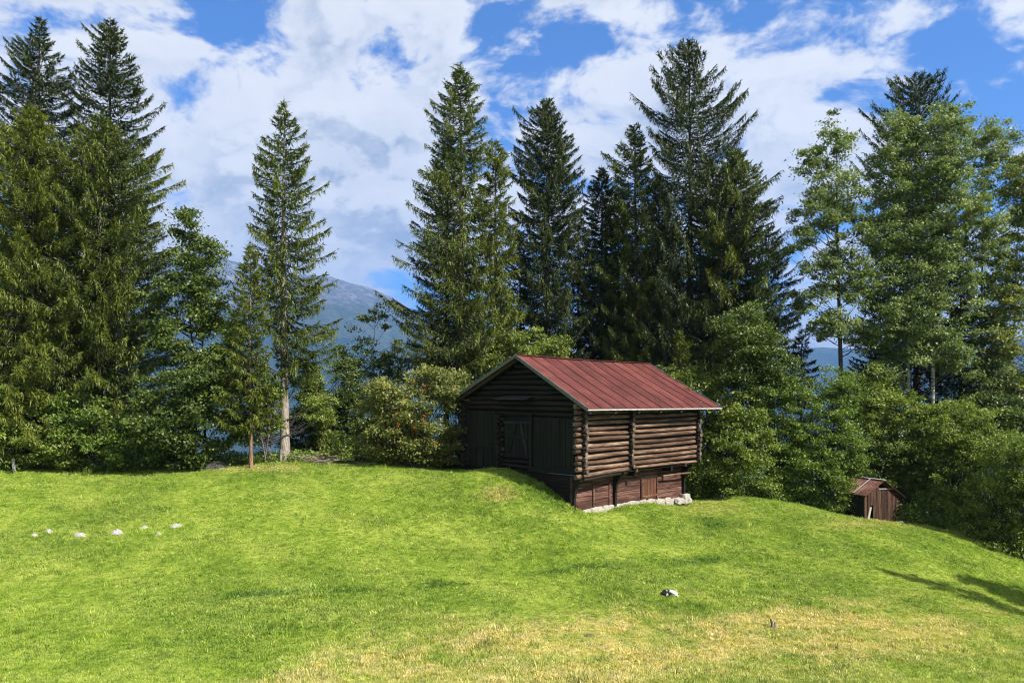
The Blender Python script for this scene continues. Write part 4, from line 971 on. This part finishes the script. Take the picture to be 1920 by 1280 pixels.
# ------------------------------------------------------------------ small things on the meadow
def on_ground(px, d0):
    """point on the ground seen at photo column px, near distance d0"""
    x = (px-960)/F*d0; return Vector((x, d0, gz(x, d0)))
def ground_at(px, py):
    """first ground point on the ray through (px,py)"""
    ds = np.linspace(10, 48, 1500); X = (px-960)/F*ds; Z = ground_z(X, ds); ray = (740-py)/F*ds
    k = np.argmax(Z > ray); return Vector((X[k], ds[k], Z[k]))
def molehill(px, py, wpx, hpx, seed, label, name='molehill', mat='gravel', group='pale mounds on the meadow'):
    p = ground_at(px, py); rng = np.random.RandomState(seed); d = p.y; rx = wpx/2/F*d; rz = hpx/F*d
    n = 26; xs_ = np.linspace(-1.15, 1.15, n); A, B = np.meshgrid(xs_, xs_); r = np.hypot(A, B)
    lump = fnoise(A*1.0, B*1.0, 4.5, seed)*.22+rng.normal(0, .07, A.shape)
    Hh = np.clip(np.clip(1-r**1.6, 0, 1)*(1+lump)+lump*.25*(r < 1), 0, 1.4)*rz
    X = p.x+A*rx; Y = p.y+B*rx*.8; Z = ground_z(X, Y)+Hh-.03
    k = (np.arange(n-1)[:, None]*n+np.arange(n-1)[None]).ravel(); Q = np.stack([k, k+1, k+n+1, k+n], -1)
    V = np.stack([X.ravel()-p.x, Y.ravel()-p.y, Z.ravel()-p.z], -1)
    keep = (r.ravel()[Q] < 1.1).all(1)
    o = link(name, new_mesh(name, V, Q[keep], MAT[mat]), None, p); tag(o, label, name, group)
    # loose crumbs
    return o
molehill(64, 1003, 15, 5, 1, 'faint pale mound, the end one below its neighbour in the row')
molehill(92, 998, 17, 8, 2, 'small pale mound with pointed top near the end of the row')
molehill(150, 1004, 27, 8, 3, 'wide grey speckled mound, lowest in the meadow row')
molehill(219, 1000, 28, 10, 4, 'largest and whitest mound, tallest of the row')
molehill(271, 989, 16, 5, 5, 'thin flat pale mound between the largest one and the long one')
molehill(298, 1001, 15, 5, 6, 'small half overgrown mound below the thin flat one')
molehill(330, 986, 28, 6, 7, 'long low white mound nearest to the middle of the meadow')

# crumpled bag
def crumple(name, c, size, mat, seed, parent):
    me = stone_mesh(size[0], size[1], size[2], seed, mat, 3, .42); o = link(name, me, parent, c); return o
p = ground_at(1257, 1117)
bag = empty('plastic_bag', p, 'crumpled black and white plastic bag lying in the mown grass', 'bag')
crumple('white_half', (.09, 0, .085), (.17, .10, .075), 'bag_white', 7, bag).rotation_euler = (0, R(18), .2)
crumple('black_half', (-.13, -.02, .085), (.14, .11, .095), 'bag_black', 9, bag)
crumple('white_corner', (-.13, -.13, .09), (.03, .02, .045), 'bag_white', 12, bag)

# posts, netting, brush pile
p = on_ground(26, 36.3)
po = link('post', box_mesh(.13, .09, .75, 'white_wood', 3, .012), None, (p.x, p.y, p.z+.28), (0, R(-5), .3)); tag(po, 'short whitish post in front of the hazel bush', 'post', 'short posts at the wood edge')
p = on_ground(527, 38.6)
po = link('post', box_mesh(.09, .07, .85, 'bark_pale', 4, .01), None, (p.x, p.y, p.z+.30), (0, R(2), .1)); tag(po, 'short stake beside the pale trunk of the lone spruce', 'post', 'short posts at the wood edge')
p = on_ground(385, 36.9)
V, Q = tube_arrays([np.array([[-.30, 0, -.05], [-.1, 0, .30], [.05, .02, .62]])], [np.array([.03, .027, .022])], 6)
sk = link('stake', new_mesh('stake', V, Q, MAT['white_wood'], True), None, p); tag(sk, 'thin leaning white stake at the foot of the rounded bush', 'stake')
def netting():
    p = on_ground(404, 37.0); rng = np.random.RandomState(3); paths, radii = [], []
    for k in range(24):
        a = np.linspace(0, 3.14, 12); r = rng.uniform(.3, .62); ph = rng.uniform(0, 3.14); sc = rng.uniform(.3, .75)
        x = np.cos(a)*r; z = np.sin(a)*r*sc; y = rng.normal(0, .12)+.1*np.sin(a*3+ph)
        q = np.stack([x*np.cos(ph)*1.0+rng.normal(0, .05), y+x*np.sin(ph)*.5, z+.02*rng.normal(0, 1, 12)], -1); paths.append(q); radii.append(np.full(12, .004))
    V, Q = tube_arrays(paths, radii, 3); o = link('wire_netting', new_mesh('wire_netting', V, Q, MAT['wire'], True), None, p)
    tag(o, 'heap of grey tangled wire netting at the edge of the grass', 'wire netting')
netting()
def brush():
    p = on_ground(608, 38.75); rng = np.random.RandomState(4)
    root = empty('brush_pile', p, 'low pile of cut dead branches at the wood edge', 'brush pile')
    for k in range(60):
        L = rng.uniform(.5, 1.9); a = rng.uniform(-.35, .35)+(3.14 if rng.rand() < .5 else 0); x0 = rng.normal(0, .75); y0 = rng.normal(0, .35); z0 = rng.uniform(.02, .40)*np.exp(-(x0/1.1)**2)
        s = np.linspace(0, 1, 6); el = rng.uniform(-.05, .30)
        P = np.stack([x0+np.cos(a)*L*(s-.3), y0+np.sin(a)*L*s*.6+.04*np.sin(s*7), z0+np.sin(el)*L*s+.04*np.sin(s*5+k)], -1)
        V, Q = tube_arrays([P], [rng.uniform(.010, .024)*np.linspace(1, .35, 6)], 5)
        part('branch', V, Q, MAT['twig' if rng.rand() < .6 else 'bark_pale'], root, True)
brush()
# clods and a stub in the dry grass
for (px_, py_, w_, h_, lab) in ((1738, 1218, 36, 6, 'brown patch of dug earth in the dry grass near the slope'), (1107, 1192, 34, 6, 'dark torn turf patch in the middle of the dry band'),
                            (1024, 1201, 20, 4, 'small soil crumbs beside the torn turf patch')):
    o = molehill(px_, py_, w_, h_, px_, lab, 'clod', 'soil', None)
p = ground_at(1447, 1178); V, Q = tube_arrays([np.array([[0, 0, -.05], [.02, 0, .12], [-.02, .02, .26]]), np.array([[.04, 0, -.05], [.09, 0, .10], [.10, .02, .17]])], [np.array([.05, .04, .025])]*2, 6)
o = link('stump', new_mesh('stump', V, Q, MAT['bark'], True), None, p); tag(o, 'tiny broken stub sticking up in the dry grass', 'stump')

# ------------------------------------------------------------------ grass
def tuft_mesh(seed, n, h, spread, wid):
    rng = np.random.RandomState(seed); V, Fc, H = [], [], []
    for k in range(n):
        a = rng.uniform(0, 6.28); r = spread*rng.rand()**.5; b = np.array([r*math.cos(a), r*math.sin(a), -.01])
        l = h*rng.uniform(.5, 1.2); ph = rng.uniform(0, 6.28); ln = rng.uniform(.1, .75)
        out_ = np.array([math.cos(ph), math.sin(ph), 0]); wv = np.array([-math.sin(ph), math.cos(ph), 0])*wid*rng.uniform(.6, 1.2)
        m = b+np.array([0, 0, l*.6])+out_*l*.25*ln; tip = b+np.array([0, 0, l*(1-.35*ln)])+out_*l*ln
        i = len(V); V += [b-wv, b+wv, m+wv*.8, m-wv*.8, tip]; Fc += [(i, i+1, i+2), (i, i+2, i+3), (i+3, i+2, i+4)]; H += [0, 0, .6, .6, 1]
    return new_mesh('tuft', np.array(V), np.array(Fc), None, False, dict(h=H))
tm, t, out = material('grass_blades')
dA = t.node('ShaderNodeAttribute', attribute_name='dry', attribute_type='INSTANCER'); lA = t.node('ShaderNodeAttribute', attribute_name='lush', attribute_type='INSTANCER')
hA = t.node('ShaderNodeAttribute', attribute_name='h'); rA = t.node('ShaderNodeAttribute', attribute_name='rnd', attribute_type='INSTANCER')
geo = t.node('ShaderNodeNewGeometry')
c = grass_color(t, dA.outputs['Fac'], lA.outputs['Fac'], geo.outputs['Position'])
c = t.mix(1.0, c, t.ramp(rA.outputs['Fac'], [(0, (.35, .42, .4)), (.35, (.9, .92, .9)), (.8, (1.2, 1.12, 1.2)), (1, (1.5, 1.35, 1.6))]), 'MULTIPLY')
b = t.node('ShaderNodeBsdfPrincipled'); t.l.new(c, b.inputs['Base Color']); b.inputs['Roughness'].default_value = .5; b.inputs['Specular IOR Level'].default_value = .35
tr = t.node('ShaderNodeBsdfTranslucent'); t.l.new(t.mix(1.0, c, (1.1, 1.15, .6), 'MULTIPLY'), tr.inputs[0])
mx = t.node('ShaderNodeMixShader'); mx.inputs[0].default_value = .35; t.l.new(b.outputs[0], mx.inputs[1]); t.l.new(tr.outputs[0], mx.inputs[2]); t.l.new(mx.outputs[0], out.inputs[0])
tufts = bpy.data.collections.new('tufts')
for k in range(5):
    me = tuft_mesh(k, [34, 30, 26, 30, 12][k], [.085, .075, .10, .09, .07][k], [.13, .12, .10, .14, .12][k], [.005, .0055, .005, .006, .018][k]); me.materials.append(tm)
    tufts.objects.link(bpy.data.objects.new('tuft', me))
def scatter_grass():
    rng = np.random.RandomState(9); N = 900000
    # even cover per metre, thinned with distance
    Y = 13.5+rng.rand(N)*29.5; X = (rng.rand(N)*2-1)*(Y*.70+1.0)
    wgt = np.clip((X*0+Y*.70)/31, 0, 1)*np.clip(26/Y, .55, 1.6)**.9
    ok = rng.rand(N) < wgt*.39
    X, Y = X[ok], Y[ok]
    Z = ground_z(X, Y); wd = woodland(X, Y); ok = wd < rng.rand(len(X))*.9+.05
    q = np.stack([X-BO.x, Y-BO.y], -1); u = q@np.array([U.x, U.y]); v = q@np.array([Vd.x, Vd.y]); ok &= ~((u > .0) & (u < 9) & (v > .55) & (v < 7.2))
    qs = np.stack([X-SH.x, Y-SH.y], -1); a = qs@np.array([math.cos(th), math.sin(th)]); b_ = qs@np.array([-math.sin(th), math.cos(th)]); ok &= ~((a > 0) & (a < SWd) & (b_ > 0.05) & (b_ < SDp))
    X, Y, Z, u, v, a, b_ = [s[ok] for s in (X, Y, Z, u, v, a, b_)]
    px = 960+F*X/Y; py = 740-F*Z/Y
    hill = np.zeros(len(X))
    for (mx_, my_, w_) in ((64, 1001, 8), (92, 995, 10), (150, 1000, 15), (219, 996, 16), (271, 988, 9), (298, 999, 8), (330, 984, 15)):
        hill = np.maximum(hill, np.exp(-(((px-mx_)/w_)**2+((py-my_)/5)**2)))
    ok = rng.rand(len(X)) > hill*1.2
    X, Y, Z, u, v, a, b_, px, py = [s[ok] for s in (X, Y, Z, u, v, a, b_, px, py)]
    dry = dryness(X, Y, Z); lush = lushness(X, Y, Z); n = len(X)
    sc = rng.uniform(.42, .88, n)*(1+.5*lush+.55*dry*np.clip(fnoise(X, Y, 2.0, 12)+.2, 0, 1))*(1+.25*fnoise(X, Y, .7, 13))
    edge = woodland(X, Y+.7); sc *= 1+.8*edge*rng.rand(n)
    nearb = np.exp(-(np.clip(-v+.4, 0, 9)/.5)**2)*((u > -1) & (u < 10) & (v < .6)) + np.exp(-(np.clip(-u, 0, 9)/1.2)**2)*((u < .1) & (v > -.3) & (v < 7.4))
    sc *= 1+1.0*nearb*rng.rand(n)
    sc *= np.where(rng.rand(n) < .015, rng.uniform(1.5, 2.4, n), 1.0); sc = np.clip(sc, .4, 2.8)
    eps = .25; gxn = (ground_z(X+eps, Y)-ground_z(X-eps, Y))/(2*eps); gyn = (ground_z(X, Y+eps)-ground_z(X, Y-eps))/(2*eps)
    rot = np.stack([np.arctan(gyn)+rng.normal(0, .15, n), -np.arctan(gxn)+rng.normal(0, .15, n), rng.uniform(0, 6.28, n)], -1)
    me = bpy.data.meshes.new('grass'); me.vertices.add(n); me.vertices.foreach_set('co', np.stack([X, Y, Z], -1).astype(np.float32).ravel())
    for nm, arr in dict(dry=dry+rng.normal(0, .12, n)*(dry > .05), lush=lush, sc=sc, rnd=rng.rand(n)).items():
        at_ = me.attributes.new(nm, 'FLOAT', 'POINT'); at_.data.foreach_set('value', np.clip(arr, 0, 3).astype(np.float32))
    at_ = me.attributes.new('rot', 'FLOAT_VECTOR', 'POINT'); at_.data.foreach_set('vector', rot.astype(np.float32).ravel())
    at_ = me.attributes.new('pick', 'INT', 'POINT'); at_.data.foreach_set('value', np.where(rng.rand(n) < .12+.5*lush, 4, rng.randint(0, 4, n)).astype(np.int32))
    o = link('grass', me); tag(o, kind='stuff')
    ng = bpy.data.node_groups.new('grass_tufts', 'GeometryNodeTree')
    ng.interface.new_socket('Geometry', in_out='INPUT', socket_type='NodeSocketGeometry'); ng.interface.new_socket('Geometry', in_out='OUTPUT', socket_type='NodeSocketGeometry')
    N_ = ng.nodes; Lk = ng.links
    gi = N_.new('NodeGroupInput'); go = N_.new('NodeGroupOutput'); ci = N_.new('GeometryNodeCollectionInfo'); ci.inputs['Collection'].default_value = tufts
    ci.inputs['Separate Children'].default_value = True; ci.inputs['Reset Children'].default_value = True
    ip = N_.new('GeometryNodeInstanceOnPoints'); ip.inputs['Pick Instance'].default_value = True
    def named(nm, typ):
        x = N_.new('GeometryNodeInputNamedAttribute'); x.data_type = typ; x.inputs['Name'].default_value = nm; return x.outputs['Attribute']
    Lk.new(gi.outputs[0], ip.inputs['Points']); Lk.new(ci.outputs[0], ip.inputs['Instance'])
    Lk.new(named('pick', 'INT'), ip.inputs['Instance Index']); Lk.new(named('sc', 'FLOAT'), ip.inputs['Scale'])
    er = N_.new('FunctionNodeEulerToRotation'); Lk.new(named('rot', 'FLOAT_VECTOR'), er.inputs[0]); Lk.new(er.outputs[0], ip.inputs['Rotation'])
    Lk.new(ip.outputs[0], go.inputs[0])
    md = o.modifiers.new('tufts', 'NODES'); md.node_group = ng
    print('grass tufts', n)
scatter_grass()

# ------------------------------------------------------------------ haze
def haze():
    x0, x1, y0, y1, z0, z1 = -13200, 13200, -650, 13700, -500, 1950
    V = [(x, y, z) for z in (z0, z1) for y in (y0, y1) for x in (x0, x1)]
    Fc = [(0, 2, 3, 1), (4, 5, 7, 6), (0, 1, 5, 4), (2, 6, 7, 3), (0, 4, 6, 2), (1, 3, 7, 5)]
    m = bpy.data.materials.new('haze_air'); m.use_nodes = True; nt = m.node_tree; nt.nodes.clear()
    o_ = nt.nodes.new('ShaderNodeOutputMaterial'); v = nt.nodes.new('ShaderNodeVolumePrincipled')
    v.inputs['Color'].default_value = (.18, .40, .86, 1); v.inputs['Density'].default_value = 8.5e-5; v.inputs['Anisotropy'].default_value = .1
    nt.links.new(v.outputs[0], o_.inputs['Volume'])
    o = link('haze', new_mesh('haze', V, Fc, m)); tag(o, kind='stuff')
haze()

cy = scene.cycles
cy.max_bounces = 6; cy.diffuse_bounces = 2; cy.glossy_bounces = 2; cy.transmission_bounces = 3; cy.transparent_max_bounces = 4; cy.volume_bounces = 0
cy.use_denoising = True; cy.denoiser = 'OPENIMAGEDENOISE'; cy.denoising_input_passes = 'RGB_ALBEDO_NORMAL'; cy.denoising_prefilter = 'ACCURATE'; cy.filter_width = 1.15
cy.caustics_reflective = False; cy.caustics_refractive = False
print('triangles', sum(n for _, n in STAT), len(STAT), STAT)
